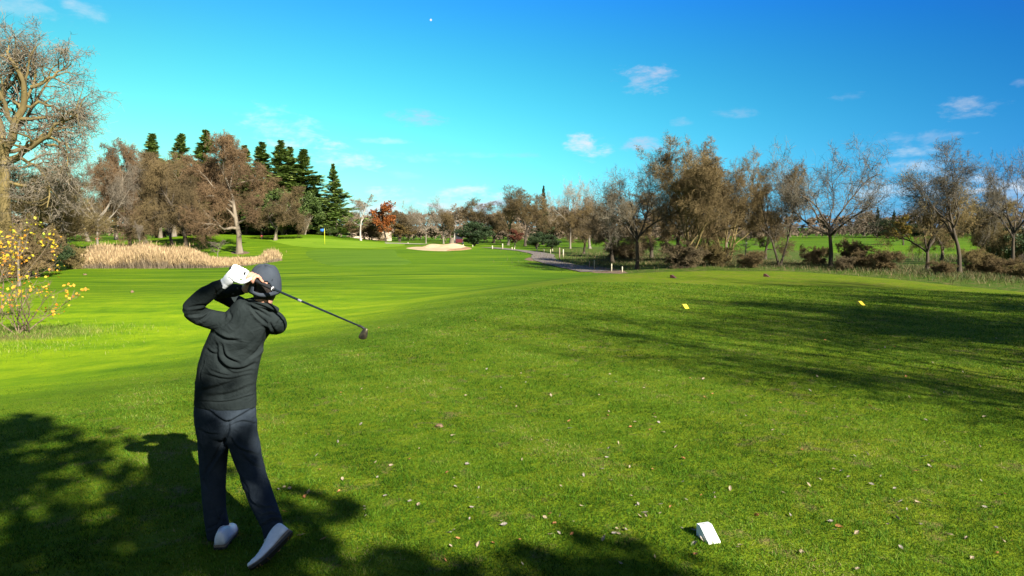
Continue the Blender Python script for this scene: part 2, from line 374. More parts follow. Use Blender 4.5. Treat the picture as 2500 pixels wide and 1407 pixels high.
# ------------------------------------------------------------------ tree kinds
make_tree('dense', 11, trunk_h=.2, limbs=11, limb_len=.42, limb_ang=1.0, trop=.04, l2=9, l3=9, l4=9, l5=6, r0=.026, wig=.24, droop=.05, twig_r=.00095)
make_tree('dense2', 27, trunk_h=.22, limbs=10, limb_len=.42, limb_ang=.9, trop=.05, l2=9, l3=9, l4=9, l5=6, r0=.028, wig=.26, droop=.06, twig_r=.00095)
make_tree('open', 5, trunk_h=.25, limbs=7, limb_len=.62, limb_ang=.75, trop=.03, l2=8, l3=8, l4=7, l5=3, r0=.024, wig=.17, twig_r=.0009, leader=False)
def _lm(pts, y=0.0, r=.012):
    """limb from picture-like points (right, up) of the old oak, bent y towards or away from the viewer"""
    n = len(pts); return ([((x-20)/605.0, y*(k/(n-1))**1.2, (655-z)/605.0) for k, (x, z) in enumerate(pts)], r)
OAK = [_lm([(22,665),(20,560),(24,450),(30,330)], 0, 0.0270), _lm([(26,350),(58,292),(85,240),(105,195),(78,150),(62,110)], -.03, 0.0180), _lm([(34,372),(88,348),(130,332),(175,292),(238,262)], -.06, 0.0131),
       _lm([(24,340),(-15,270),(-50,200),(-90,150)], .05, 0.0148), _lm([(30,380),(80,372),(128,388),(160,430),(172,480)], -.10, 0.0090), _lm([(104,196),(135,180),(165,155),(185,135)], .05, 0.0082),
       _lm([(26,320),(10,240),(28,170),(46,105)], .08, 0.0139), _lm([(18,400),(-50,370),(-120,350),(-170,300)], .04, 0.0131), _lm([(86,240),(125,232),(160,245),(190,270)], .06, 0.0074),
       _lm([(22,420),(60,430),(100,440),(120,480)], .12, 0.0082), _lm([(22,430),(-30,440),(-80,470)], -.08, 0.0082), _lm([(60,290),(40,220),(15,150),(0,110)], -.12, 0.0098), _lm([(130,332),(165,340),(205,350),(225,390)], -.1, 0.0066),
       _lm([(26,350),(70,330),(110,290),(150,230)], .18, 0.0098), _lm([(24,350),(50,260),(90,130)], .2, 0.0107)]
make_tree('oldoak', 91, l2=10, l3=7, l4=6, l5=2, wig=.26, trop=.02, twig_r=.0007, droop=.05, low_t=.25, custom=OAK)
make_tree('open2', 8, trunk_h=.22, limbs=6, limb_len=.64, limb_ang=.65, trop=.05, l2=8, l3=8, l4=7, l5=3, r0=.024, wig=.17, twig_r=.0009, leader=False)
make_tree('vase', 14, trunk_h=.24, limbs=9, limb_len=.52, limb_ang=.6, trop=.07, l2=8, l3=8, l4=7, l5=3, r0=.020, wig=.13, twig_r=.00072)
make_tree('clump', 3, trunk_h=.16, limbs=7, limb_len=.42, limb_ang=.75, trop=.06, l2=8, l3=8, l4=8, l5=4, r0=.022, wig=.17, twig_r=.00085, stems=5)
make_tree('round', 41, trunk_h=.2, limbs=10, limb_len=.44, limb_ang=.85, trop=.07, l2=8, l3=8, l4=8, l5=6, r0=.020, wig=.16, twig_r=.0009)
make_tree('slim', 19, trunk_h=.3, limbs=9, limb_len=.3, limb_ang=.6, trop=.1, l2=6, l3=6, l4=5, l5=2, r0=.011, wig=.16, twig_r=.0012, l2len=.5)
make_tree('twin', 33, trunk_h=.2, limbs=8, limb_len=.42, limb_ang=.7, trop=.07, l2=8, l3=8, l4=8, l5=4, r0=.024, wig=.16, twig_r=.00085, stems=2)
make_tree('thicket', 55, trunk_h=.05, limbs=8, limb_len=.5, limb_ang=.9, trop=.02, l2=8, l3=7, l4=6, l5=3, r0=.02, wig=.28, twig_r=.0035, stems=5, droop=.03)
make_tree('rust', 61, trunk_h=.15, limbs=10, limb_len=.36, limb_ang=.8, trop=.06, l2=7, l3=7, l4=5, l5=0, r0=.022, wig=.15, twig_r=.001, leaves=14000, leaf_size=.014)
make_tree('leafbare', 66, trunk_h=.2, limbs=8, limb_len=.5, limb_ang=.75, trop=.06, l2=8, l3=8, l4=7, l5=3, r0=.024, wig=.18, twig_r=.00085, leader=False, leaves=2600, leaf_size=.008)
make_tree('farwood', 71, trunk_h=.12, limbs=10, limb_len=.42, limb_ang=.95, trop=.04, l2=7, l3=6, l4=5, l5=0, r0=.03, wig=.2, twig_r=.010)
make_tree('shady', 81, trunk_h=.2, limbs=9, limb_len=.46, limb_ang=.9, trop=.05, l2=8, l3=8, l4=6, l5=2, r0=.018, wig=.2, twig_r=.0012, leaves=26000, leaf_size=.010)
make_conifer('redwood', 1, n=170, R=.2, power=1.1, k=66)
make_conifer('redwood2', 2, n=150, R=.18, power=1.0, k=66)
make_conifer('redwood3', 3, n=160, R=.22, power=1.15, k=66)
make_bush('evergreen', 4, clumps=60, per=200, size=.017, spread=.075, w=.40)
make_bush('evergreen2', 6, clumps=50, per=220, size=.018, spread=.085, w=.46)

bark_grey = simple('bark_grey', (.10,.085,.065), (.24,.20,.15), 22, .9, .6, .03, stretch=(1,1,.25))
bark_tan = simple('bark_tan', (.09,.07,.048), (.23,.185,.13), 22, .9, .6, .03, stretch=(1,1,.25))
bark_dark = simple('bark_dark', (.025,.02,.014), (.095,.072,.046), 18, .9, .6, .03, stretch=(1,1,.25))
bark_lichen = simple('bark_lichen', (.07,.052,.022), (.20,.148,.052), 16, .9, .6, .03, stretch=(1,1,.4))
bark_white = simple('bark_white', (.22,.19,.15), (.48,.43,.37), 14, .8, .4, .02, stretch=(1,1,.4))
def twig(name, c1, c2): return simple(name, c1, c2, 2.2, .9, 0)
tw_red = twig('twigs_reddish', (.070,.043,.021), (.19,.118,.056))
tw_red2 = twig('twigs_russet', (.060,.043,.019), (.165,.115,.048))
tw_grey = twig('twigs_grey', (.10,.082,.058), (.21,.172,.122))
tw_pale = twig('twigs_pale', (.15,.115,.07), (.31,.24,.165))
tw_olive = twig('twigs_olive', (.09,.068,.026), (.21,.155,.055))
tw_greyd = twig('twigs_dark_grey', (.066,.056,.038), (.15,.128,.088))
tw_dark = twig('twigs_dark', (.06,.045,.025), (.17,.125,.06))
tw_mid = twig('twigs_brown', (.070,.050,.021), (.190,.132,.054))
lf_redwood = leafy('redwood_foliage', [(0,(.050,.090,.018)),(.6,(.13,.20,.038)),(1,(.26,.32,.075))], .25)
lf_oak = leafy('evergreen_foliage', [(0,(.022,.038,.008)),(.6,(.055,.088,.018)),(1,(.12,.155,.04))], .15)
lf_bush = leafy('shrub_foliage', [(0,(.012,.024,.009)),(.6,(.03,.052,.018)),(1,(.075,.10,.035))], .15)
lf_rust = leafy('rust_leaves', [(0,(.11,.028,.008)),(.5,(.26,.075,.016)),(1,(.42,.16,.04))], .25)
lf_yel = leafy('yellow_leaves', [(0,(.30,.07,.02)),(.3,(.60,.22,.03)),(.6,(.70,.42,.03)),(1,(.30,.42,.04))], .3)
lf_gold = leafy('gold_leaves', [(0,(.12,.07,.01)),(.5,(.28,.19,.02)),(1,(.35,.27,.05))], .3)
lf_tan = leafy('tan_leaves', [(0,(.09,.05,.02)),(.6,(.20,.13,.04)),(1,(.24,.19,.06))], .2)

# ------------------------------------------------------------------ trees, from left to right
REDG = 'redwoods rising behind the brown trees'
T = plant
T('bare_tree','tall lichen-yellow bare tree with bent limbs at the left edge, tallest of all','tree','oldoak',20,50,52,None,[bark_lichen,tw_grey],spin=0)
T('bare_tree','olive twiggy tree in front of the tall lichen-yellow tree by the reeds','tree','round',85,56,395,150,[bark_lichen,tw_olive])
T('bare_tree','dark brown tangled tree low at the left edge behind the yellow-leaved sapling','tree','dense2',-60,54,330,120,[bark_grey,tw_mid])
T('bare_tree','small pale-trunked forked tree behind the yellow-leaved sapling','tree','slim',48,40,520,60,[bark_tan,tw_olive],spin=.3)
T('bare_tree','grey see-through bare tree with pale trunk between lichen tree and brown trees','tree','open',240,78,345,105,[bark_grey,tw_grey])
T('bare_tree','brown tree with leaning yellow-lit trunk rising behind the reed bed','tree','dense',318,82,352,80,[bark_tan,tw_red],spin=2.2)
T('bare_tree','tall thin-crowned bare tree peeking over the leaning-trunk brown tree','tree','slim',345,104,342,62,[bark_dark,tw_grey])
T('bare_tree','reddish-brown tree with dark trunk at the right end of the reeds','tree','dense2',458,80,372,100,[bark_dark,tw_red2],spin=.4)
T('bare_tree','wide reddish-brown tree with thick pale trunk on the mound in front of redwoods','tree','dense',585,83,330,125,[bark_tan,tw_red],spin=.9)
T('bare_tree','low drooping brown tree behind the wide reddish-brown tree, beside the evergreen oaks','tree','dense2',672,98,455,72,[bark_tan,tw_red2])
T('bare_tree','brown tree with flared pale trunk foot behind the small tilted sapling','tree','dense',392,108,395,75,[bark_tan,tw_red2],spin=3)
T('bare_tree','brown tree with pale trunk foot between the two mound-side brown trees','tree','dense2',508,112,382,70,[bark_tan,tw_red],spin=4)
T('bare_tree','thin leaning leafless sapling standing in the reeds','tree','slim',345,72,540,16,[bark_grey,tw_grey])
for px, Y, top, hw, k, lab in [(385,124,324,100,'redwood','leftmost redwood, its top above the dark-trunked brown tree'),(448,128,324,98,'redwood2','second redwood from the left, blunt bushy top'),
    (503,126,315,118,'redwood3','third redwood from the left, tallest and broad-topped'),(571,128,328,96,'redwood','redwood mostly veiled by the wide reddish-brown tree'),
    (603,140,352,84,'redwood2','small distant redwood tip right of the veiled redwood'),(644,126,345,102,'redwood2','ragged redwood just left of the twin-topped pair'),
    (686,124,341,108,'redwood3','broad twin-topped redwood, the taller left half of the pair'),(712,128,357,92,'redwood2','shorter right half of the twin-topped redwood pair'),
    (746,124,362,104,'redwood','redwood between the twin pair and the lone redwood'),(768,132,452,60,'redwood3','short dark redwood filling the shade beside the lone redwood'),
    (819,118,399,62,'redwood3','lone redwood at the right end of the row behind the flag')]:
    T('redwood_tree', lab, 'redwood', k, px, Y, top, hw, [bark_tan if px == 819 else bark_dark, lf_redwood], group=REDG)
T('evergreen_oak','dense green oak at the foot of the ragged redwood','oak tree','evergreen',690,112,462,62,[bark_grey,lf_oak])
T('evergreen_oak','dense green oak below the redwood pair, right behind the flag green','oak tree','evergreen2',745,110,470,48,[bark_grey,lf_oak],spin=1)
T('evergreen_oak','small green oak low under the brown tree behind the mound','oak tree','evergreen',640,116,505,40,[bark_grey,lf_oak],spin=2)
T('evergreen_shrub','low green shrub at the foot of the lone redwood','shrub','evergreen2',800,114,556,26,[bark_grey,lf_oak],spin=2)
T('bare_tree','slender white-trunked leafless tree right of the lone redwood','tree','slim',881,104,474,40,[bark_white,tw_pale],spin=.6)
T('bare_shrub','wide dark tangle of bare branches by the low beige building','shrub','thicket',905,112,540,52,[bark_dark,tw_mid])
T('rust_oak','rust-red oak still holding its dead leaves','oak tree','rust',942,106,494,44,[bark_dark,tw_mid,lf_rust])
T('rust_oak','small faded orange-brown tree touching the rust-red oak','oak tree','rust',976,112,545,34,[bark_dark,tw_mid,lf_tan],spin=2)
T('bare_tree','leafless tree with round airy crown and white stem above the sand bunker','tree','open',1040,112,478,50,[bark_grey,tw_grey],spin=.2)
T('bare_tree','brown twiggy tree beside the round airy tree over the bunker','tree','round',1083,118,510,42,[bark_grey,tw_mid])
T('bare_tree','white-barked leafless tree left of the dark green bush','tree','slim',1110,128,496,34,[bark_white,tw_pale],spin=2)
T('bare_tree','brown round tree behind the dark green bush','tree','round',1165,118,484,56,[bark_grey,tw_red2],spin=1.5)
T('evergreen_bush','big dark green bush right of the bunker','bush','evergreen',1158,98,540,42,[bark_dark,lf_bush])
T('bare_tree','brown tree with steep fan of upright branches right of the dark green bush','tree','vase',1240,112,453,76,[bark_grey,tw_red2])
T('bare_tree','olive-brown tree with heavy dark limbs left of the narrow conifer','tree','round',1282,110,460,66,[bark_dark,tw_mid],spin=2.4)
T('rust_shrub','low dark red leafy shrub between two stakes','shrub','rust',1256,98,560,26,[bark_grey,tw_mid,leafy('maroon_leaves',[(0,(.07,.022,.014)),(1,(.19,.065,.035))],.2)],spin=1)
T('conifer','narrow dark conifer poking out of the middle brown trees','conifer','redwood2',1327,122,452,25,[bark_dark,lf_bush])
T('evergreen_bush','round green bush at the far bend of the cart path','bush','evergreen2',1310,92,566,26,[bark_dark,lf_bush],spin=1)
T('evergreen_bush','lower green bush right of the path-bend bush','bush','evergreen',1347,94,572,22,[bark_dark,lf_bush],spin=2)
T('bare_tree','pale open-crowned tree just right of the narrow conifer','tree','open2',1392,98,440,62,[bark_grey,tw_pale],spin=.5)
T('bare_tree','brown tree filling the gap behind the pale open-crowned tree','tree','round',1440,100,480,68,[bark_grey,tw_red2],spin=3.3)
T('bare_tree','dark bushy tree with stout trunk just beyond the path stakes','tree','dense2',1494,60,476,92,[bark_dark,tw_dark],spin=1.8)
T('bare_tree','leafless tree with wide V-shaped limbs and dark trunk at the tee edge','tree','open2',1555,49,402,138,[bark_dark,tw_greyd],spin=2.9)
T('bare_tree','great olive-lit multi-stemmed tree, broadest of the right row','tree','clump',1690,48,336,150,[bark_lichen,tw_mid],spin=.7)
T('bare_tree','brown tree leaning out from the right side of the great multi-stemmed tree','tree','clump',1770,56,402,100,[bark_lichen,tw_red2],spin=2.5)
T('bare_tree','small tree with short sunlit pale trunk right of the multi-stemmed tree','tree','round',1776,66,470,60,[bark_tan,tw_mid],spin=3.5)
T('bare_shrub','dark brambly thicket around the foot of the multi-stemmed tree','shrub','thicket',1668,47,588,70,[bark_dark,tw_dark],spin=1)
T('bare_shrub','olive thicket on the right foot of the multi-stemmed tree','shrub','thicket',1745,48,592,48,[bark_dark,tw_olive],spin=2)
T('bare_tree','pale little leafless tree in the gap left of the twin-trunked tree','tree','slim',1820,70,560,34,[bark_white,tw_pale],spin=2)
T('bare_tree','twin-trunked bare tree left of the widest open-crowned tree','tree','twin',1900,46,372,105,[bark_dark,tw_mid],spin=.0)
T('bare_tree','widest open-crowned leafless tree with forked pale-patched trunk','tree','open',2028,45,335,180,[bark_dark,tw_greyd],spin=.4)
T('bare_shrub','thorny brown thicket right of the widest open-crowned tree','shrub','thicket',2085,46,585,45,[bark_dark,tw_mid],spin=2)
T('bare_shrub','thorny brown thicket halfway between two tall trees beyond the tee','shrub','thicket',2150,42,608,55,[bark_dark,tw_mid],spin=3)
T('bare_shrub','small brown thicket left of the widest open-crowned tree','shrub','thicket',1992,48,600,36,[bark_dark,tw_red2],spin=3.4)
T('leafy_bare_tree','smaller tree with leaning dark trunk and scattered tan leaves','tree','leafbare',2262,42,415,105,[bark_dark,tw_olive,lf_tan],spin=2)
T('bare_tree','tall vase-shaped leafless tree with dark trunk near the right edge','tree','vase',2342,40,338,128,[bark_dark,tw_greyd],spin=.6)
T('bare_tree','bare tree cut by the right edge of the view','tree','open2',2470,52,360,108,[bark_dark,tw_greyd],spin=2.2)
T('bare_tree','brown low tree between the vase-shaped tree and the right edge','tree','dense2',2425,58,470,80,[bark_dark,tw_olive],spin=1.2)
T('bare_shrub','bare thicket at the foot of the vase-shaped tree','shrub','thicket',2385,41,606,48,[bark_dark,tw_olive],spin=1.2)
T('evergreen_bush','dark green bush at the right edge under the bare tree','bush','evergreen2',2490,56,545,55,[bark_dark,lf_bush],spin=.7)
T('evergreen_bush','dark green bush behind the low brown tree near the right edge','bush','evergreen',2425,66,560,40,[bark_dark,lf_bush],spin=1.7)
T('conifer','dark pointed conifer in the far field gap, left of two','conifer','redwood3',2141,170,505,18,[bark_dark,lf_bush])
T('conifer','dark pointed conifer in the far field gap, right of two','conifer','redwood3',2180,175,512,15,[bark_dark,lf_bush],spin=1)
T('evergreen_oak','dark round oak at the back of the far field','oak tree','evergreen2',2165,160,535,42,[bark_dark,lf_bush],spin=3)
T('evergreen_oak','dark oak right of the gold-leaved tree in the far field','oak tree','evergreen',2235,150,545,30,[bark_dark,lf_bush],spin=3)
T('gold_tree','tree with dull gold leaves by the far field','tree','rust',2205,120,528,32,[bark_dark,tw_mid,lf_gold],spin=3)
T('evergreen_shrub','dark green shrub between the yellow sapling and the reeds','shrub','evergreen2',128,52,575,42,[bark_dark,lf_bush],spin=3)
T('bare_shrub','grey-brown brushy shrub touching the left end of the reeds','shrub','thicket',175,55,595,34,[bark_dark,tw_olive],spin=3)
T('bare_shrub','dark brush behind the trunk of the yellow-leaved sapling','shrub','thicket',70,46,560,70,[bark_dark,tw_mid],spin=.3)
T('bare_shrub','wispy leafless bush between the reeds and the thick pale trunk','shrub','slim',532,72,585,24,[bark_grey,tw_grey],spin=.3)
T('bare_tree','olive-brown tree filling the gap left of the see-through grey tree','tree','dense',160,88,402,80,[bark_grey,tw_olive],spin=2)
T('bare_tree','brown tree behind the see-through grey tree','tree','dense2',215,112,440,75,[bark_grey,tw_mid],spin=1)
T('bare_tree','far brown tree behind the leaning yellow-lit trunk','tree','dense',285,118,400,80,[bark_grey,tw_red2],spin=.2)
T('bare_tree','far brown tree behind the dark-trunked tree, under the second redwood','tree','dense2',425,116,372,85,[bark_grey,tw_red2],spin=5)
T('bare_tree','far brown tree between the leaning tree and the dark-trunked tree','tree','round',350,120,398,85,[bark_grey,tw_mid],spin=4)
T('bare_tree','brown tree in shade behind the thick pale trunk','tree','dense2',600,118,430,90,[bark_dark,tw_mid],spin=4)
T('bare_tree','dark twiggy tree low behind the right half of the reeds','tree','round',420,92,470,75,[bark_dark,tw_dark],spin=4.4)
T('bare_tree','brown tree behind the V-limbed tree at the tee edge','tree','dense',1590,66,470,85,[bark_dark,tw_mid],spin=1)
T('bare_tree','brown tree behind and left of the dark bushy tree by the stakes','tree','round',1425,78,500,62,[bark_dark,tw_mid],spin=.4)
T('bare_tree','dense brown tree behind the great multi-stemmed tree','tree','dense2',1655,58,420,95,[bark_dark,tw_mid],spin=2)
T('bare_tree','brown tree behind the twin-trunked tree','tree','dense',1868,68,515,60,[bark_dark,tw_red2],spin=3)
T('bare_tree','low brown tree behind the leaning dark trunk with tan leaves','tree','dense2',2300,70,520,70,[bark_dark,tw_olive],spin=5)
T('bare_tree','far brown tree behind the twin conifers in the far field','tree','dense',2110,185,528,50,[bark_dark,tw_mid],spin=5)
T('bare_tree','olive tree behind the tall vase-shaped tree','tree','round',2385,62,490,75,[bark_dark,tw_olive],spin=.9)
T('bare_tree','brown round tree far behind the path-bend bushes','tree','dense',1350,125,505,62,[bark_dark,tw_red2],spin=3)
T('bare_tree','brown round tree behind the upright-branched tree','tree','dense2',1205,135,500,60,[bark_dark,tw_mid],spin=3)
T('bare_tree','brown round tree behind the rust-red oak','tree','round',975,140,515,55,[bark_dark,tw_red2],spin=3)
T('bare_shrub','brown brush under the dark bushy tree by the stakes','shrub','thicket',1530,66,590,60,[bark_dark,tw_mid],spin=4)
T('bare_shrub','low brown brush left of the twin-trunked tree','shrub','thicket',1835,45,612,42,[bark_dark,tw_mid],spin=5)
T('bare_shrub','low brush at the right foot of the widest open-crowned tree','shrub','thicket',2062,42,624,30,[bark_dark,tw_dark],spin=4)
T('bare_shrub','low brush between the leaning trunk and the vase-shaped tree','shrub','thicket',2300,39,636,34,[bark_dark,tw_mid],spin=2)
T('bare_shrub','low brown brush under the tree cut by the right edge','shrub','thicket',2440,40,628,46,[bark_dark,tw_mid],spin=4)
T('bare_shrub','low brush in the right corner beyond the tee','shrub','thicket',2495,38,640,36,[bark_dark,tw_olive],spin=5)
# trees behind the camera: they stand outside the picture and throw the shade over the tee
T_OFF = [('leafy_bare_tree','leafy tree behind the golfer shading the lower left of the tee','shady',1.3,-6.2,8.7,.40),
         ('evergreen_oak','evergreen oak behind the golfer shading the bottom left corner','evergreen',2.6,-6.2,7.3,.42),
         ('leafy_bare_tree','leafy tree behind the camera shading the bottom of the tee','shady',5.5,-5.3,7.9,.46),
         ('leafy_bare_tree','second leafy tree behind the camera shading the bottom of the tee','shady',5.9,-5.2,7.7,.32),
         ('bare_tree','spreading tree right of the tee throwing streaky shadows over it','open2',18.8,6.0,12.5,.42),
         ('bare_tree','broad twiggy tree right of the tee throwing streaky shadows','open',22.5,10.5,13,.38),
         ('bare_tree','bare tree behind right of the camera throwing streaky shadows','open2',13.8,1.0,10.5,.44),
         ('bare_tree','fourth tree right of the tee throwing streaky shadows','vase',18.0,1.0,13,.40)]
def plant_at(name, label, cat, key, x, y, hgt, aspect, mats, spin):
    mes, wd = VARIANTS[key]; root = bpy.data.objects.new(name, None); COL.objects.link(root)
    root.location = (x, y, hz(x, y)-.03); root['label'] = label; root['category'] = cat
    root.scale = (hgt*aspect/wd, hgt*aspect/wd, hgt); root.rotation_euler = (0, 0, spin)
    for i, me in enumerate(mes):
        m = mats[min(i, len(mats)-1)]; mk = (me.name, m.name)
        if mk not in MCOPY:
            c = me.copy(); c.materials.clear(); c.materials.append(m); MCOPY[mk] = c
        o = bpy.data.objects.new(('trunk','crown','leaves')[i], MCOPY[mk]); COL.objects.link(o); o.parent = root
for i, (nm, lab, key, x, y, h, a) in enumerate(T_OFF):
    plant_at(nm, lab, 'tree', key, x, y, h, a, [bark_dark, lf_oak if key == 'evergreen' else tw_dark, lf_tan], i*1.7)

# ------------------------------------------------------------------ the ground
def wild_poly():
    pts = [(1500,668),(1420,650),(1352,634),(1345,620),(1300,607),(1560,596),(1760,612)]
    P = [tuple(hit(*p))[:2] for p in pts]
    return np.array(P+[(40,95),(52,70),(34,60),(26,58),(70,50),(60,10),(26,14),(20,30),(16,37),(9,39)])
WILD = wild_poly()
def ground_mesh():
    u = np.linspace(-6.1, 6.1, 470); xs = 6*np.sinh(u)*.9
    v = np.linspace(-2.6, 6.2, 430); ys = 5+6*np.sinh(v)*.9
    X, Y = np.meshgrid(xs, ys); Z = height(X, Y)
    V = np.stack([X, Y, Z], -1).reshape(-1,3); ny, nx = X.shape
    i = np.arange(ny*nx).reshape(ny, nx); Fq = np.stack([i[:-1,:-1], i[:-1,1:], i[1:,1:], i[1:,:-1]], -1).reshape(-1,4)
    s = sdf(TEE, X, Y); d = np.hypot(X, Y)
    lush = sstep((s+1.0)/7)*sstep((4-X)/12)*(1-.85*sstep((Y-22)/18))
    tee = 1-sstep((s+2.5)/7)
    w = 1-sstep((sdf(WILD, X, Y)+1.5)/3)
    bed = 1-sstep(np.hypot((X+15.6)/2.4, (Y-20.0)/1.3)-.6)
    woods = sstep((Y-105)/25)*.55
    return mesh_np('ground', V, Fq, {'lush': ('POINT', lush.ravel()), 'tee': ('POINT', tee.ravel()), 'wild': ('POINT', w.ravel()), 'bed': ('POINT', bed.ravel()), 'far': ('POINT', woods.ravel())})
def grass_colour(nt, P, att):
    """the turf's own colour: kinds of grass, patches and thin spots"""
    A = lambda k: N(nt, 'ShaderNodeAttribute', _attribute_name=k).outputs['Fac'] if att else None
    n1 = noise(nt, P, .5, 5, .6); n2 = noise(nt, P, 2.6, 5, .65); n3 = noise(nt, P, 14, 4, .7)
    mp = N(nt, 'ShaderNodeMapping', Vector=P); mp.inputs['Scale'].default_value = (.12, .9, 1); st = noise(nt, mp.outputs[0], .9, 4, .55)
    tee = ramp(nt, n2, [(.25, (.062,.112,.005)), (.5, (.098,.148,.006)), (.78, (.150,.180,.009))])
    tee = mix(nt, mth(nt, 'MULTIPLY', N(nt, 'ShaderNodeMapRange', Value=n1, i1=.45, i2=.75).outputs[0], .6), tee, (.165,.180,.010))
    return tee, n1, n2, n3, st
def ground_material():
    m, nt = new_mat('turf'); P = nt.nodes.new('ShaderNodeTexCoord').outputs['Object']
    A = lambda k: N(nt, 'ShaderNodeAttribute', _attribute_name=k).outputs['Fac']
    tee, n1, n2, n3, st = grass_colour(nt, P, True)
    fair = ramp(nt, st, [(.34, (.034,.080,.004)), (.45, (.060,.126,.004)), (.55, (.080,.150,.005)), (.68, (.14,.20,.007))])
    lush = ramp(nt, mth(nt, 'ADD', mth(nt, 'MULTIPLY', noise(nt, P, .8, 6, .7), .6), mth(nt, 'MULTIPLY', st, .4)), [(.3, (.075,.165,.004)), (.45, (.14,.25,.005)), (.58, (.22,.32,.006)), (.72, (.31,.36,.014))])
    col = mix(nt, A('lush'), fair, lush)
    col = mix(nt, A('tee'), col, tee)
    wildc = ramp(nt, n2, [(.3, (.025,.055,.006)), (.48, (.05,.09,.010)), (.6, (.10,.095,.03)), (.75, (.19,.15,.07))])
    col = mix(nt, mth(nt, 'MULTIPLY', A('wild'), .95), col, wildc)
    far = ramp(nt, st, [(.4, (.040,.095,.006)), (.62, (.075,.135,.008))])
    col = mix(nt, A('far'), col, far)
    bedc = ramp(nt, n3, [(.3, (.07,.045,.025)), (.7, (.24,.17,.09))]); col = mix(nt, A('bed'), col, bedc)
    # thin worn spots on the tee
    bare = N(nt, 'ShaderNodeMapRange', Value=mth(nt, 'ADD', noise(nt, P, 3.4, 5, .7), mth(nt, 'MULTIPLY', n1, .35)), i1=.74, i2=.86, i4=.8).outputs[0]
    col = mix(nt, mth(nt, 'MULTIPLY', bare, A('tee')), col, (.16,.12,.05))
    fine = noise(nt, P, 34, 3, .75)
    col = mix(nt, 1.0, col, ramp(nt, fine, [(.2, (.62,.62,.62)), (.5, (1,1,1)), (.85, (1.35,1.3,1.25))]), 'MULTIPLY')
    h = mth(nt, 'ADD', mth(nt, 'MULTIPLY', fine, .5), mth(nt, 'MULTIPLY', noise(nt, P, 9, 5, .7), .9))
    finish(nt, col, .85, (h, .9, .06), .04)
    return m
turf = ground_material()
ground = obj('ground', ground_mesh(), turf, kind='structure')

def sheet(name, poly_px, off, material, rings=16, seg=140, kind='structure', world=False, rough_edge=0, dish=0, **kw):
    """a smooth closed outline laid on the ground, filled from its centre outwards"""
    P = np.array([tuple(p) for p in poly_px], float) if world else np.array([tuple(hit(*p))[:2] for p in poly_px])
    n = len(P); t = np.linspace(0, n, seg, endpoint=False); i = t.astype(int); f = (t-i)[:,None]   # closed Catmull-Rom outline
    p0, p1, p2, p3 = (P[(i+k) % n] for k in (-1,0,1,2))
    C = .5*((2*p1)+(-p0+p2)*f+(2*p0-5*p1+4*p2-p3)*f*f+(-p0+3*p1-3*p2+p3)*f**3)
    c = C.mean(0)
    if rough_edge:
        r = np.random.default_rng(len(name)); w = np.convolve(np.r_[r.normal(0, 1, seg)]*1.0, np.ones(3)/3, 'same'); C = c+(C-c)*(1+rough_edge*w[:,None])
    k = np.linspace(0, 1, rings+1)[1:]
    V = c+(C-c)[None]*k[:,None,None]; V = np.concatenate([c[None], V.reshape(-1,2)])
    kk = np.concatenate([[0], np.repeat(k, seg)])
    z = height(V[:,0], V[:,1])+off*(1-1.7*kk**10)-dish*(1-kk**3)
    idx = 1+np.arange(rings*seg).reshape(rings, seg)
    q = np.stack([idx[:-1], idx[1:], np.roll(idx[1:], -1, 1), np.roll(idx[:-1], -1, 1)], -1).reshape(-1,4)
    tr = np.stack([np.zeros(seg, int), idx[0], np.roll(idx[0], -1)], -1)
    return obj(name, mesh_np(name, np.c_[V, z], [q, tr]), material, kind=kind, **kw)
def turf_variant(name, a, b, c, scale=.9, str_=(.12,.9,1), rot=0):
    m, nt = new_mat(name); P = nt.nodes.new('ShaderNodeTexCoord').outputs['Object']
    mp = N(nt, 'ShaderNodeMapping', Vector=P); mp.inputs['Scale'].default_value = str_; mp.inputs['Rotation'].default_value = (0,0,rot)
    n = noise(nt, mp.outputs[0], scale, 4, .6); fine = noise(nt, P, 30, 3, .7)
    finish(nt, mix(nt, 1.0, ramp(nt, n, [(.35, a), (.5, b), (.68, c)]), ramp(nt, fine, [(.2,(.75,)*3),(.8,(1.25,)*3)]), 'MULTIPLY'), .85, (fine, .6, .02), .04)
    return m
green_m = turf_variant('green_turf', (.10,.19,.008), (.135,.225,.012), (.17,.25,.02), 1.5)
collar_m = turf_variant('collar_turf', (.055,.125,.005), (.075,.155,.006), (.10,.175,.008))
appr_m = turf_variant('approach_turf', (.042,.100,.006), (.082,.152,.008), (.105,.175,.012), 1.6, (.045,1.3,1))
sheet('putting_green', [(650,588),(760,605),(900,606),(985,601),(990,596),(900,590),(800,583),(730,581),(660,584)], .05, green_m)
sheet('approach_fairway', [(745,612),(770,640),(810,650),(900,650),(990,648),(1012,640),(975,625),(960,610),(860,610)], .04, appr_m)
sand = simple('bunker_sand', (.36,.24,.13), (.50,.36,.21), 1.5, .95, .4, .03)
sand_d = simple('damp_sand', (.20,.11,.05), (.30,.18,.09), 2.5, .95, .4, .03)
sheet('bunker', [(988,607),(1030,612),(1085,614),(1130,611),(1153,607),(1138,602),(1090,601),(1042,600),(1025,603.5),(1000,604)], .07, sand, dish=.02)
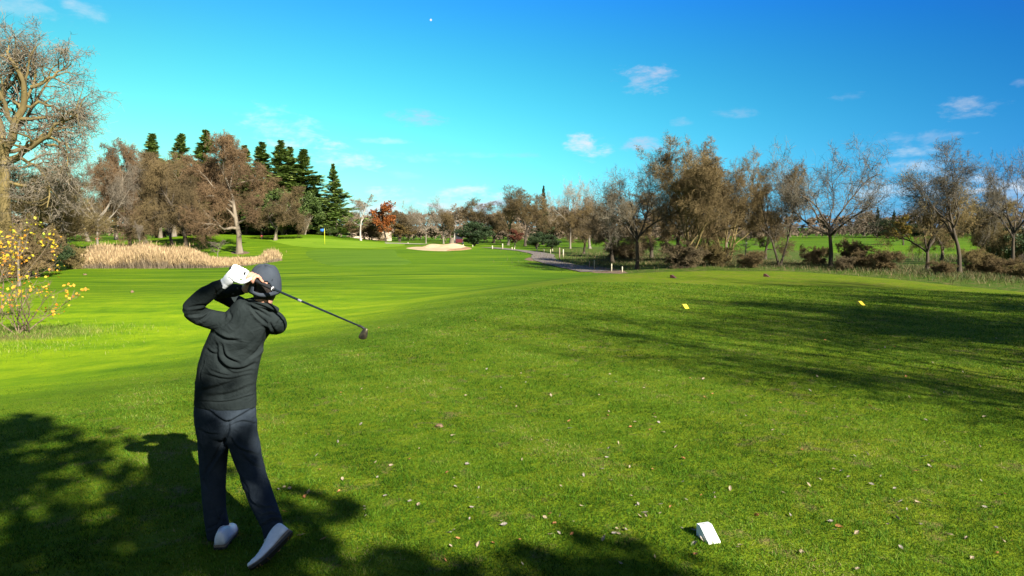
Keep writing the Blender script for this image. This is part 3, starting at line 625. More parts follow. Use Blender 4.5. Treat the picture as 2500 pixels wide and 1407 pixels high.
# raised sand face of the bunker, a thick bank with a turf lip
def bank(name, px0, px1, py, up, material, **kw):
    a, b = hit(px0, py), hit(px1, py); n = 40; V = []; prof = [(-.25,-.05),(.1,.05),(1.0,.45),(1.8,.75),(2.3,.78),(2.6,.55),(3.2,-.1)]
    for i in range(n):
        t = i/(n-1); e = math.sin(PI*min(max(t, .001), .999))**.35; c = a.lerp(b, t); y0 = c.y+.4*math.sin(t*7)
        g = hz(c.x, y0)
        for (py_, pz) in prof: V.append((c.x, y0+py_*up, g+.06+pz*up*e*(.85+.2*math.sin(t*9+1))))
    k = len(prof); i = np.arange(n*k).reshape(n, k)
    return obj(name, mesh_np(name, np.array(V), np.stack([i[:-1,:-1], i[1:,:-1], i[1:,1:], i[:-1,1:]], -1).reshape(-1,4)), material, **kw)
bank('bunker_face', 1033, 1135, 607, .72, sand, kind='structure')
sheet('damp_sand', [(1085,613.5),(1130,611.5),(1154,607.5),(1140,604),(1135,607),(1110,610.5)], .12, sand_d, rings=6)  # strip of darker sand colour along the bunker's lower right rim
# cart path
asphalt = simple('path_asphalt', (.105,.085,.068), (.17,.14,.112), 3, .9, .4, .01)
def path(name, pts, width, off, material):
    C = np.array([tuple(hit(*p))[:2] for p in pts]); n = len(C); t = np.linspace(0, n-1-1e-6, 120); i = t.astype(int); f = (t-i)[:,None]
    P = np.vstack([2*C[0]-C[1], C, 2*C[-1]-C[-2]]); p0, p1, p2, p3 = P[i], P[i+1], P[i+2], P[np.minimum(i+3, n+1)]
    Q = .5*((2*p1)+(-p0+p2)*f+(2*p0-5*p1+4*p2-p3)*f*f+(-p0+3*p1-3*p2+p3)*f**3)
    T_ = unit(np.gradient(Q, axis=0)); Nn = np.stack([-T_[:,1], T_[:,0]], 1); m = 7; V = []
    for j in range(m):
        q = Q+Nn*((j/(m-1)-.5)*width*(1+.04*np.sin(t*9+j)))[:,None]; V.append(np.c_[q, height(q[:,0], q[:,1])+off])
    V = np.stack(V, 1).reshape(-1,3); i = np.arange(120*m).reshape(120, m)
    return obj(name, mesh_np(name, V, np.stack([i[:-1,:-1], i[1:,:-1], i[1:,1:], i[:-1,1:]], -1).reshape(-1,4)), material, kind='structure')
path('cart_path', [(1455,664.5),(1430,659.5),(1375,648),(1335,637),(1325,628),(1325,622),(1290,615),(1240,609.5),(1190,605)], 2.3, .05, asphalt)
path('far_path', [(940,594.5),(970,595),(1000,596),(1040,597)], 2.2, .06, simple('far_path_gravel', (.28,.24,.19), (.36,.31,.25), 3, .9, .2))
dirt_m = simple('bare_soil', (.075,.045,.025), (.20,.13,.075), 6, .95, .6, .02)
sheet('worn_ground', [(1280,634),(1300,638),(1330,640),(1345,634),(1318,629),(1290,629)], .03, dirt_m, rough_edge=.08)
sheet('worn_ground', [(1400,655),(1480,668),(1530,668),(1520,660),(1470,652),(1420,648)], .03, dirt_m, rough_edge=.08)
sheet('tree_mulch', [(562,618),(585,622),(612,618),(600,614),(572,614)], .03, dirt_m, rough_edge=.08)
sheet('worn_ground', [(1012,1040),(1030,1048),(1068,1046),(1078,1038),(1050,1033),(1025,1034)], -.004, dirt_m, rough_edge=.12)

# ------------------------------------------------------------------ reed bed
def reeds():
    rng = np.random.default_rng(9)
    poly = np.array([tuple(hit(*p))[:2] for p in [(205,656),(300,656),(420,656),(530,655),(600,650),(684,638),(676,630),(600,640),(540,640),(490,636),(455,632),(330,632),(200,634)]])
    lo, hi = poly.min(0), poly.max(0); K = 170000; x = rng.uniform(lo[0], hi[0], K); y = rng.uniform(lo[1], hi[1], K)
    s = sdf(poly, x, y); ok = s < rng.uniform(-.5, .35, K); x, y, s = x[ok], y[ok], s[ok]; K = len(x); z = height(x, y)
    px = proj(x, y, z)[0]
    full = np.interp(px, [195,215,260,420,455,500,560,640,655,680,690], [.6,1.1,1.55,1.55,1.4,.8,.42,.5,.95,.95,.5])
    hgt = full*rng.uniform(.55, 1.05, K)*(.75+.25*np.sin(x*1.1)*np.sin(y*.7+x*.3)+.15*np.sin(x*3.7))*np.where(rng.random(K) < .05, 1.3, 1)
    az = rng.random(K)*2*PI; wd = .0065; lean = rng.normal(0, .17, (K,2))+np.array([-.12, .03])
    S = np.stack([x, y, z-.03], 1); M = S+np.stack([lean[:,0]*hgt*.35, lean[:,1]*hgt*.35, hgt*.55], 1); E = S+np.stack([lean[:,0]*hgt*1.5, lean[:,1]*hgt, hgt], 1)
    u = np.stack([np.cos(az), np.sin(az), 0*az], 1)*wd
    V = np.stack([S-u, S+u, M+u, M-u, E+u*.5, E-u*.5], 1).reshape(-1,3); o = np.arange(K)[:,None]*6
    q1 = o+np.array([[0,1,2,3]]); q2 = o+np.array([[3,2,4,5]])
    # seed plumes
    k = rng.random(K) < .30; Ek = E[k]; n = len(Ek); r = rng.uniform(.015, .035, n)[:,None]; up = np.array([0,0,1.])*rng.uniform(.12, .3, n)[:,None]
    a = rng.random(n)*2*PI; uu = np.stack([np.cos(a), np.sin(a), 0*a], 1)*r
    PV = np.stack([Ek-up*.6, Ek+uu, Ek+up+uu*rng.normal(0,1,(n,1)), Ek-uu], 1).reshape(-1,3); pf = np.arange(n*4).reshape(n,4)+len(V)
    Vall = np.concatenate([V, PV]); Fs = np.concatenate([q1, q2, pf]); mi = np.r_[np.zeros(K), np.ones(K), np.full(n, 1)]
    rnd = np.concatenate([rng.random(K)]*2+[rng.random(n)])
    lo_m = leafy('reed_stems', [(0,(.11,.082,.055)),(.5,(.20,.15,.10)),(1,(.29,.22,.14))], .15); hi_m = leafy('reed_tops', [(0,(.18,.12,.06)),(.5,(.33,.23,.12)),(1,(.52,.38,.20))], .15)
    obj('reed_bed', mesh_np('reed_bed', Vall, Fs, {'rnd': ('FACE', rnd)}, smooth=False, mats=mi), [lo_m, hi_m], label='bank of dry straw-coloured reeds across the left fairway', cat='reeds', kind='stuff')
reeds()

# ------------------------------------------------------------------ far woods that read as one brown mass
def far_wood():
    rng = np.random.default_rng(77); V = []; Fq = []; o = 0
    srcs = []
    for key in ('farwood',):
        me = VARIANTS[key][0][1]; v = np.empty(len(me.vertices)*3, np.float32); me.vertices.foreach_get('co', v); v = v.reshape(-1,3)
        f = np.empty(len(me.loops), np.int32); me.loops.foreach_get('vertex_index', f); f = f.reshape(-1,4)
        # keep a sixth of the twigs; thicken the far ones by keeping the larger
        used = len(v); srcs.append((v[:used], f, VARIANTS[key][1]))
    row = []
    for px in np.arange(-1400, 3300, 22): row.append((px+rng.uniform(-10, 10), 178+rng.uniform(-12, 30), 532-rng.uniform(0, 20)-(6 if 1200 < px < 1500 else 0)))
    for px in np.arange(860, 1460, 22): row.append((px+rng.uniform(-8, 8), 150+rng.uniform(-10, 10), 532-rng.uniform(0, 18)))
    for px in np.arange(1450, 2560, 24): row.append((px+rng.uniform(-8, 8), 165+rng.uniform(-8, 12), 548-rng.uniform(0, 18)))
    for px in np.arange(-100, 780, 34): row.append((px+rng.uniform(-8, 8), 150+rng.uniform(-10, 10), 520-rng.uniform(0, 40)))
    for px, Y, top in row:
        x = (px-W/2)/F*Y; g = hz(x, Y); hgt = at(px, top, Y).z-g; v, f, wd = srcs[0]
        s = hgt*.5*rng.uniform(.9, 1.3)/wd*wd; a = rng.random()*2*PI; c, sn = math.cos(a), math.sin(a)
        w = np.stack([(v[:,0]*c-v[:,1]*sn)*hgt*1.3+x, (v[:,0]*sn+v[:,1]*c)*hgt*1.3+Y, v[:,2]*hgt*1.12+g-.12*hgt], 1)
        V.append(w); Fq.append(f+o); o += len(v)
    V = np.concatenate(V); Fq = np.concatenate(Fq)
    obj('far_wood', mesh_np('far_wood', V, Fq), twig('far_wood_twigs', (.115,.085,.055), (.25,.185,.125)), label='distant belt of leafless brown woodland along the whole horizon', cat='woodland', kind='stuff')
far_wood()

# ------------------------------------------------------------------ yellow-leaved sapling at the left
def sapling(label, px, py, hgt, seed, nl, lsz, mats, spread=.5, stems=7):
    rng = np.random.default_rng(seed); g = hit(px, py); root = obj('yellow_sapling', None, label=label, cat='sapling', loc=(g.x, g.y, g.z-.02))
    az = rng.random(stems)*2*PI; S = rng.normal(0, .12, (stems,3)); S[:,2] = 0
    D = np.stack([np.cos(az)*spread*1.3, np.sin(az)*spread*.8, 0*az+1], 1); P0, Q0 = grow(S, D, hgt*rng.uniform(.65, 1.1, stems), np.full(stems, .02), 8, .12, .03, rng, .3)
    s1 = spawn(P0, Q0, np.full(stems, hgt*.45), 8, .25, 1, .7, .25, 1, rng); P1, Q1 = grow(*s1, 5, .2, .05, rng, .4); Q1 = np.maximum(Q1, .005)
    s2 = spawn(P1, Q1, s1[2], 5, .3, 1, .7, .3, .5, rng); P2, Q2 = grow(*s2, 4, .25, 0, rng, .5); Q2 = np.maximum(Q2, .004)
    obj('branches', mesh_np('branches', *joinm([tubes(P0, Q0, 6), tubes(P1, Q1, 4), tubes(P2, Q2, 3)])), mats[0], root)
    tips = np.concatenate([P2[:,-1], P1[:,-1], P2[:,2]]); w = np.exp(1.1*tips[:,2]/hgt); c = tips[rng.choice(len(tips), max(nl//4, 4), p=w/w.sum())]
    c = np.repeat(c, 4, 0)+rng.normal(0, .13, (max(nl//4, 4)*4,3)); lv, lf = leaf_quads(c, lsz, rng, droop=.6, asp=.75)
    r = np.clip(rng.random(len(lf))*.6+.4*c[:,2]/hgt, 0, 1)
    obj('leaves', mesh_np('leaves', lv, lf, {'rnd': ('FACE', r)}, smooth=False), mats[1], root)
stem_m = simple('sapling_bark', (.10,.07,.045), (.20,.145,.09), 12, .9, .3)
sapling('taller yellow and orange leaved sapling at the left edge', -25, 790, 3.3, 3, 760, .052, [stem_m, lf_yel], .28, 8)
sapling('low twiggy sapling with sparse yellow leaves beside the taller one', 55, 815, 1.9, 5, 150, .05, [stem_m, lf_yel], .75, 9)
# clump of longer grass and weeds around it, one stuff object
def tufts(name, label, regions, seed, mats, cat='grass'):
    rng = np.random.default_rng(seed); Vs = []; Rn = []; 
    for (px, py, rx, ry, n, h, w) in regions:
        c = hit(px, py); x = c.x+rng.normal(0, rx, n); y = c.y+rng.normal(0, ry, n); z = height(x, y)-.01; az = rng.random(n)*2*PI
        hh = h*rng.uniform(.4, 1.2, n); ln = rng.normal(0, .4, (n,2))*hh[:,None]; u = np.stack([np.cos(az), np.sin(az), 0*az], 1)*w
        S = np.stack([x, y, z], 1); E = S+np.c_[ln, hh]; M = (S+E)/2+np.c_[0*ln, hh*.12]
        Vs.append(np.stack([S-u, S+u, M+u*.8, M-u*.8, E+u*.1, E-u*.1], 1).reshape(-1,3)); Rn.append(rng.random(n))
    V = np.concatenate(Vs); K = len(V)//6; o = np.arange(K)[:,None]*6; R = np.concatenate(Rn)
    obj(name, mesh_np(name, V, np.concatenate([o+np.array([[0,1,2,3]]), o+np.array([[3,2,4,5]])]), {'rnd': ('FACE', np.r_[R,R])}, smooth=False), mats, label=label, cat=cat, kind='stuff')
tufts('long_grass', 'longer rough grass and weeds around the yellow sapling and on the left slope',
      [(50,812,1.6,.7,6000,.13,.004),(-20,850,1.5,.8,2500,.09,.004)], 4,
      leafy('rough_grass', [(0,(.05,.10,.01)),(.6,(.12,.22,.01)),(.85,(.24,.28,.05)),(1,(.40,.32,.14))], .3))
tufts('dry_grass', 'tall dry grass and weeds in the rough ground beyond the tee',
      [(1560,640,4,5,9000,.22,.010),(1620,628,5,8,9000,.3,.012),(1780,640,4,4,7000,.3,.010),(1900,648,3,3,7000,.2,.008),(2120,652,4,3,9000,.25,.009),(2300,668,3,3,9000,.25,.009),(2440,668,3,4,14000,.28,.009),(2480,640,5,8,9000,.5,.012)], 8,
      leafy('dry_grass', [(0,(.03,.055,.010)),(.5,(.06,.085,.018)),(.75,(.12,.095,.04)),(1,(.25,.18,.09))], .2))

# ------------------------------------------------------------------ small course furniture
def solid(name, prof_pts, width, bevel, material, parent=None, **kw):
    """prism: side profile (y,z) extruded along x, with rounded edges"""
    import bmesh
    bm = bmesh.new(); a = [bm.verts.new((-width/2, y, z)) for y, z in prof_pts]; b = [bm.verts.new((width/2, y, z)) for y, z in prof_pts]; n = len(a)
    bm.faces.new(a[::-1]); bm.faces.new(b)
    for i in range(n): bm.faces.new((a[i], a[(i+1) % n], b[(i+1) % n], b[i]))
    bmesh.ops.recalc_face_normals(bm, faces=bm.faces)
    if bevel: bmesh.ops.bevel(bm, geom=bm.edges[:], offset=bevel, segments=2, affect='EDGES', profile=.6)
    me = bpy.data.meshes.new(name); bm.to_mesh(me); bm.free()
    return obj(name, me, material, parent, **kw)
WEDGE = [(-.071,-.02),(.071,-.02),(.071,.073),(.031,.075),(-.071,.004)]
white_p = simple('white_plastic', (.78,.78,.76), (.84,.84,.82), 30, .45, .1, .002, .4)
def marker(label, px, py, rot, scale, material, group=None, mesh=None):
    g = hit(px, py)
    if mesh is None: o = solid('tee_marker', WEDGE, .087, .0035, material)
    else: o = obj('tee_marker', mesh)
    o['label'] = label; o['category'] = 'tee marker'; o.location = g; o.rotation_euler = (0,0,rot); o.scale = (scale,)*3
    if group: o['group'] = group
    return o
wm = marker('white wedge-shaped tee marker in the grass near the bottom edge', 1729, 1316, rad(17), 1.0, white_p)
wm.location.z += .006
solid('peg_hole', [(-.006,0),(.006,0),(.006,.0015),(-.006,.0015)], .022, 0, simple('peg_hole', (.2,.2,.2), (.3,.3,.3), 5, .8, 0), wm, loc=(.0,.05,.0745))
yel_p = simple('yellow_plastic', (.72,.55,.03), (.80,.62,.05), 30, .45, .1, .002, .4)
ym = marker('yellow tee marker in full sun, left of the pair', 1673, 753, rad(18), 1.35, yel_p, 'yellow tee markers')
marker('yellow tee marker by the long tree shadows, right of the pair', 2102, 745, rad(18), 1.35, yel_p, 'yellow tee markers', ym.data)
brn_p = simple('maroon_plastic', (.05,.018,.014), (.10,.035,.025), 30, .5, .1, .002, .4)
bm_ = marker('dark maroon tee marker at the back of the tee, left of two', 1644, 679, rad(50), 1.7, brn_p, 'dark maroon tee markers')
marker('dark maroon tee marker at the back of the tee, right of two', 1872, 676, rad(50), 1.7, brn_p, 'dark maroon tee markers', bm_.data)

def lathe(name, prof, seg, material, parent=None, **kw):
    P = np.array(prof, float); a = np.arange(seg)*2*PI/seg
    V = np.stack([P[:,None,0]*np.cos(a), P[:,None,0]*np.sin(a), np.repeat(P[:,1:2], seg, 1)], -1).reshape(-1,3)
    i = np.arange(len(P)*seg).reshape(len(P), seg); r = np.roll(i, -1, 1)
    return obj(name, mesh_np(name, V, np.stack([i[:-1], r[:-1], r[1:], i[1:]], -1).reshape(-1,4)), material, parent, **kw)
# flagstick
g = hit(793, 598); fs = obj('flagstick', None, label='yellow flagstick with small blue flag standing on the green', cat='flagstick', loc=g)
lathe('pole', [(0,-.05),(.022,-.05),(.02,1.0),(.018,2.2),(0,2.21)], 8, simple('pole_yellow', (.75,.72,.03), (.8,.78,.05), 5, .5, 0), fs)
lathe('cup', [(0,.05),(.08,.052),(.075,.056),(.05,.057),(0,.058)], 14, simple('cup_dark', (.02,.02,.02), (.03,.03,.03), 5, .8, 0), fs)
fx = np.linspace(0, 1, 9); fv = np.array([(-x*.55, .06*math.sin(x*7)+s_, 2.16-zz*(.42-.08*x)-x*.06) for x in fx for zz in (0, 1) for s_ in (0, .008)])
ii = np.arange(36).reshape(9,4); fq = np.concatenate([np.stack([ii[:-1,a], ii[1:,a], ii[1:,b], ii[:-1,b]], 1) for a, b in ((0,2),(2,3),(3,1),(1,0))]+[np.array([[0,1,3,2],[32,34,35,33]])])
obj('flag', mesh_np('flag', fv, fq), simple('flag_blue', (.02,.10,.36), (.03,.14,.45), 5, .7, 0), fs)
# stakes beside the cart path
st_m = simple('stake_paint', (.38,.33,.22), (.50,.45,.32), 8, .7, .2)
st_w = simple('stake_wood', (.22,.15,.12), (.33,.24,.18), 8, .8, .2)
SP = None
STK = [(1493,663,20,.10,'pale stake with sandy foot, tallest at the near end of the cart path',st_m),(1519,665,15,.11,'short thick pale stake rising behind the tee edge, last on the right',st_m),
       (1451,656,22,.09,'thin pale stake in the shade left of the tallest stake',st_m),(1439,653,16,.07,'grey stake half hidden in the shade beside the thin pale stake',st_w),
       (1375,627,19,.12,'pale wooden post in a pair on the rough past the path bend',st_m),(1366,632,28,.10,'darker wooden post in the pair on the rough past the path bend',st_w),
       (1344,618.5,10,.08,'thin pale stake by the sunlit bend of the path',st_m),(1328,616,9,.10,'pale stake beside the path between two others in the sun',st_m),
       (1311,613,8,.10,'small pale stake under the round green bush',st_m),(1349,613,6,.1,'tiny pale stake on the bright grass behind the path bend',st_m),
       (1227,608,14,.13,'pale yellow stake left of the low dark red shrub',st_m),(1202,607,8,.16,'short bright white stake right of the dark green bush',st_m),
       (1250,609,6,.13,'first pale stake under the dark red shrub',st_m),(1256,609,5,.12,'second pale stake under the dark red shrub',st_m),
       (1154,602.5,5,.12,'tiny pale stake past the right tip of the bunker',st_m),(1131,603,7,.13,'pale yellow stake at the right end of the bunker wall',st_m),
       (1108,601,4,.1,'tiny stake behind the bunker by the tree stump',st_m),(996,594.8,4,.12,'small pale stake on the far path left of the bunker',st_m)]
for (px, py, hp, wd, lab, m) in STK:
    g = hit(px, py+1); h_ = hp/F*g.y; r = wd*.5*min(1, g.y/60)
    o = lathe('stake', [(0,-.1),(r,-.1),(r,h_*.5),(r*.96,h_-.02),(r*.6,h_),(0,h_)], 8, m); o.location = g; o['label'] = lab; o['category'] = 'stake'; o['group'] = 'stakes along the cart path'
g = hit(1493, 665)
# tree stump
g = hit(1103, 600); rr_ = [(0,-.1),(.62,-.1),(.42,.25),(.36,.8),(.33,1.35),(.36,1.42),(0,1.36)]
o = lathe('tree_stump', rr_, 12, bark_tan); o.location = g; o.scale = (.9,.9,.75); o['label'] = 'pale cut tree stump just behind the sand bunker'; o['category'] = 'tree stump'
# low beige building behind the slender white-trunked tree
def boxm(x0, x1, y0, y1, z0, z1):
    v = np.array([(x, y, z) for x in (x0, x1) for y in (y0, y1) for z in (z0, z1)], float)
    return v, np.array([[0,1,3,2],[4,6,7,5],[0,4,5,1],[2,3,7,6],[0,2,6,4],[1,5,7,3]])
c = at(903, 588, 125); bz = hz(c.x, 125)
hb = obj('low_building', None, label='low beige building half hidden behind bare branches', cat='building', loc=(c.x, 125, bz))
wall_m = simple('beige_wall', (.50,.38,.27), (.60,.47,.34), 2, .9, .1); roof_m = simple('brown_roof', (.14,.09,.07), (.2,.14,.1), 3, .9, .2)
obj('wall', mesh_np('wall', *boxm(-3.1, 3.1, 0, 5, -.3, 1.75), smooth=False), wall_m, hb)
v, f = boxm(-3.5, 3.5, -.4, 5.4, 1.755, 1.9); v2, f2 = boxm(-3.2, 3.2, 1.2, 3.8, 1.9, 2.5); v2[:,0] = np.where(np.abs(v2[:,2]-2.5) < .01, v2[:,0]*.8, v2[:,0]); 
obj('roof', mesh_np('roof', np.concatenate([v, v2]), np.concatenate([f, f2+8]), smooth=False), roof_m, hb)
for wx in (-1.9, .1, 1.8): obj('window', mesh_np('window', *boxm(wx-.4, wx+.4, -.03, -.002, .7, 1.35), smooth=False), simple('dark_glass', (.02,.025,.03), (.03,.035,.04), 3, .2, 0), hb)
# small dark red cart in the shade
g = hit(1122, 596.5); kt = obj('golf_cart', None, label='small dark red golf cart in the shade by the dark green bush', cat='golf cart', loc=(g.x, g.y, g.z))
red = simple('cart_red', (.07,.008,.01), (.10,.012,.014), 3, .35, 0, spec=.5); dk = simple('cart_dark', (.02,.022,.03), (.03,.035,.05), 3, .6, 0); blu = simple('cart_canopy', (.06,.11,.14), (.09,.15,.18), 3, .6, 0)
solid('body', [(-1.15,.25),(1.15,.25),(1.15,.75),(.75,.85),(.35,.5),(-.1,.5),(-.15,.8),(-1.1,.85)], 1.1, .04, red, kt)
solid('seat', [(-.7,.85),(-.2,.85),(-.2,.95),(-.6,.97),(-.68,1.3),(-.76,1.3)], .95, .02, dk, kt)
solid('canopy', [(-1.0,1.75),(.9,1.75),(.85,1.83),(-.95,1.83)], 1.15, .03, blu, kt)
for x in (-.5,.5):
    for y0, y1 in ((-.95,-.9),(.8,.65)): obj('canopy_post', mesh_np('canopy_post', *tubes(np.array([[[x, y0, .8],[x, y1, 1.76]]]), np.full((1,2), .025), 6)), dk, kt)
wmesh = None
for x in (-.5,.5):
    for y in (-.75,.75):
        w_ = lathe('wheel', [(0,-.09),(.2,-.09),(.23,-.05),(.23,.05),(.2,.09),(0,.09)], 14, dk, kt) if wmesh is None else obj('wheel', wmesh, None, kt)
        wmesh = w_.data; w_.rotation_euler = (0, PI/2, 0); w_.location = (x, y, .23)
# small red markers near the tree trunks at the left
for (px, py, hp, lab) in [(237,578,14,'small red post by the pale trunk left of the leaning tree'),(639,584,9,'small red and pale tee sign in the dip between the mounds')]:
    g = hit(px, py) if px > 300 else at(px, py, 100); 
    if px < 300: g.z = hz(g.x, g.y)
    h_ = hp/F*g.y; rt = obj('course_post', None, label=lab, cat='post', loc=g)
    lathe('post', [(0,-.1),(.1,-.1),(.1,h_*.6),(0,h_*.6)], 8, st_w, rt)
    lathe('cap', [(.0,h_*.601),(.2,h_*.62),(.26,h_*.8),(.2,h_),(0,h_+.02)], 12, simple('post_red', (.62,.10,.07), (.7,.16,.11), 5, .5, 0), rt)
# pale balls and clods
def lump(name, label, cat, px, py, r, material, seed, flat=.7):
    rng = np.random.default_rng(seed); g = hit(px, py); n, m = 10, 14; th = np.linspace(0, PI, n)[:,None]; ph = (np.arange(m)*2*PI/m)[None]
    R = r*(1+.25*np.sin(3*ph+seed)*np.sin(th)+.2*np.sin(5*th+ph*2)+rng.normal(0,.06,(n,m))*np.sin(th))
    V = np.stack([R*np.sin(th)*np.cos(ph), R*np.sin(th)*np.sin(ph), R*np.cos(th)*flat+0*ph], -1).reshape(-1,3); i = np.arange(n*m).reshape(n,m); q = np.roll(i,-1,1)
    return obj(name, mesh_np(name, V, np.stack([i[:-1], i[1:], q[1:], q[:-1]], -1).reshape(-1,4)), material, label=label, cat=cat, loc=(g.x, g.y, g.z+r*flat*.6))
lump('soil_clod', 'small dark brown clod alone on the bright grass behind the golfer', 'clod', 323, 715, .07, dirt_m, 2, 1.1)
lump('soil_clod', 'brown clod on the fairway in front of the reeds', 'clod', 208, 672, .12, dirt_m, 3, .5)
lump('soil_clod', 'dark low clod of torn turf on the tee beside the bare patch', 'clod', 1073, 1042, .035, dirt_m, 4, .5)
# ------------------------------------------------------------------ fallen oak leaves on the tee
def leaf_mesh(seed):
    rng = np.random.default_rng(seed); n = 7; pts = []
    t = np.linspace(0, 1, n*2+1)
    wob = .5*np.sin(t*PI)**.6*(1+.45*np.where(np.arange(n*2+1) % 2, 1, -1))*.95
    L = [(x*2-1, w, ) for x, w in zip(t, wob)]; V = []
    curl = rng.uniform(.2, .55); tw = rng.uniform(-.6, .6)
    for x, w in L:
        for s in (-1, 0, 1): V.append((x, s*w, curl*abs(s*w)*1.3+.18*x*x+tw*x*s*w+.03*rng.normal()))
    V = np.array(V); i = np.arange(len(V)).reshape(-1,3)
    q = np.concatenate([np.stack([i[:-1,a], i[1:,a], i[1:,a+1], i[:-1,a+1]], 1) for a in (0,1)])
    V2 = V-[0,0,.03]; k = len(V)   # a thin underside closes the leaf
    q2 = q[:,::-1]+k; v3 = np.concatenate([V, V2])
    stalk, sf = tubes(np.array([[[-1,0,.18],[-1.25,.03,.2],[-1.5,.0,.3]]]), np.array([[.03,.025,.02]]), 4)
    return mesh_np('fallen_leaf', np.concatenate([v3, stalk]), np.concatenate([q, q2, sf+2*k]), smooth=False)
LK = [('pale tan curled oak leaf', (.28,.21,.13), (.44,.35,.24)), ('orange-brown oak leaf', (.34,.14,.05), (.48,.22,.09)), ('grey-beige dry leaf', (.22,.19,.16), (.36,.31,.26))]
lms = []
for k, (lab, a, b) in enumerate(LK):
    mm = simple('leaf_'+['tan','orange','grey'][k], a, b, 3, .8, .2, trans=.2)
    for s_ in range(3):
        me = leaf_mesh(k*10+s_); me.materials.append(mm); lms.append((k, me))
rng = np.random.default_rng(2024); placed = 0
while placed < 280:
    px = rng.uniform(640, 2500); py = 770+(1400-770)*rng.random()**.8
    if rng.random() > np.interp(px, [640,900,1400,2200,2500], [.25,.6,1,1,.7])*np.interp(py, [770,900,1250,1400], [.6,1,.9,.5]): continue
    dx, dy, dz = ray(px, py); t = -EYE/dz; x, y = dx*t, dy*t; z = hz(x, y)
    k, me = lms[[0,1,2,3,4,5,6,7,8,0,1,2,6,7][rng.integers(14)]]
    o = bpy.data.objects.new('fallen_leaf', me); COL.objects.link(o); s_ = rng.uniform(.010, .024)
    o.location = (x, y, z+.013); o.scale = (s_, s_*rng.uniform(.8, 1.3), s_); o.rotation_euler = (rng.normal(0,.45), rng.normal(0,.45), rng.random()*2*PI)
    o['label'] = LK[k][0]+' lying on the tee grass'; o['category'] = 'leaf'; o['group'] = 'fallen '+['pale tan','orange-brown','grey-beige'][k]+' leaves on the tee'; placed += 1

# ------------------------------------------------------------------ blades of grass near the camera (too many to count: one object)
def blades():
    rng = np.random.default_rng(31); K = 900000
    # density falls with the square of the distance from the tee's foot
    u = rng.random(K); d0, d1, dm = 2.4, 26.0, 5.5
    A1 = (dm*dm-d0*d0)/2; A2 = dm*dm*math.log(d1/dm); tot = A1+A2
    d = np.where(u*tot < A1, np.sqrt(d0*d0+2*u*tot), dm*np.exp(np.maximum(u*tot-A1, 0)/(dm*dm))); a = rng.uniform(-.80, .80, K)
    x, y = d*np.sin(a), d*np.cos(a); sd_ = sdf(TEE, x, y); ok = sd_ < rng.uniform(-1, 5, K); x, y, d = x[ok], y[ok], d[ok]; K = len(x); z = height(x, y)
    k = np.maximum(1, d/6.5); cl = np.sin(x*17+3*np.sin(y*5))*np.sin(y*19+2*np.sin(x*7)); h = rng.uniform(.009, .029, K)*(1+.12*(k-1))*(1-.6*sstep((sd_[ok]+1)/3))*(1+.45*cl); w = .0024*k*rng.uniform(.7, 1.3, K); az = rng.random(K)*2*PI
    ln = rng.normal(0, .6, (K,2))*h[:,None]; S = np.stack([x, y, z-.002], 1); up = np.stack([np.cos(az)*w, np.sin(az)*w, 0*w], 1)
    V = np.stack([S-up, S+up, S+np.c_[ln, h]], 1).reshape(-1,3)
    pn = np.sin(x*1.9+1)*np.sin(y*1.3)+.6*np.sin(x*5.1+y*3)+.4*np.sin(y*7.7-x*2)
    bw = np.sin(x*3.1+1.3*np.sin(y*2.3))*np.sin(y*2.7+1.1*np.sin(x*1.9+2))+.5*np.sin(x*8.3+y*2)*np.sin(y*9.1-x*3); bald = sstep((bw-.72)/.4)
    keep = rng.random(K) > bald*.55; x, y, d, z, k, h, w, az, pn, bald = (q[keep] for q in (x, y, d, z, k, h, w, az, pn, bald)); V = V.reshape(-1,3,3)[keep].reshape(-1,3); K = len(x)
    r = np.clip(rng.random(K)*.74+.13*pn+.08+bald*.22*rng.random(K), 0, 1)
    m = leafy('tee_grass', [(0,(.008,.026,.002)),(.35,(.035,.102,.005)),(.62,(.082,.178,.010)),(.80,(.150,.255,.022)),(.90,(.230,.270,.05)),(.95,(.22,.19,.06)),(1,(.34,.26,.12))], .35, .6, .08)
    obj('grass', mesh_np('grass', V, np.arange(K*3).reshape(K,3), {'rnd': ('FACE', r)}, smooth=False), m, label='short mown grass blades covering the near tee', cat='grass', kind='stuff')
blades()
build_world()
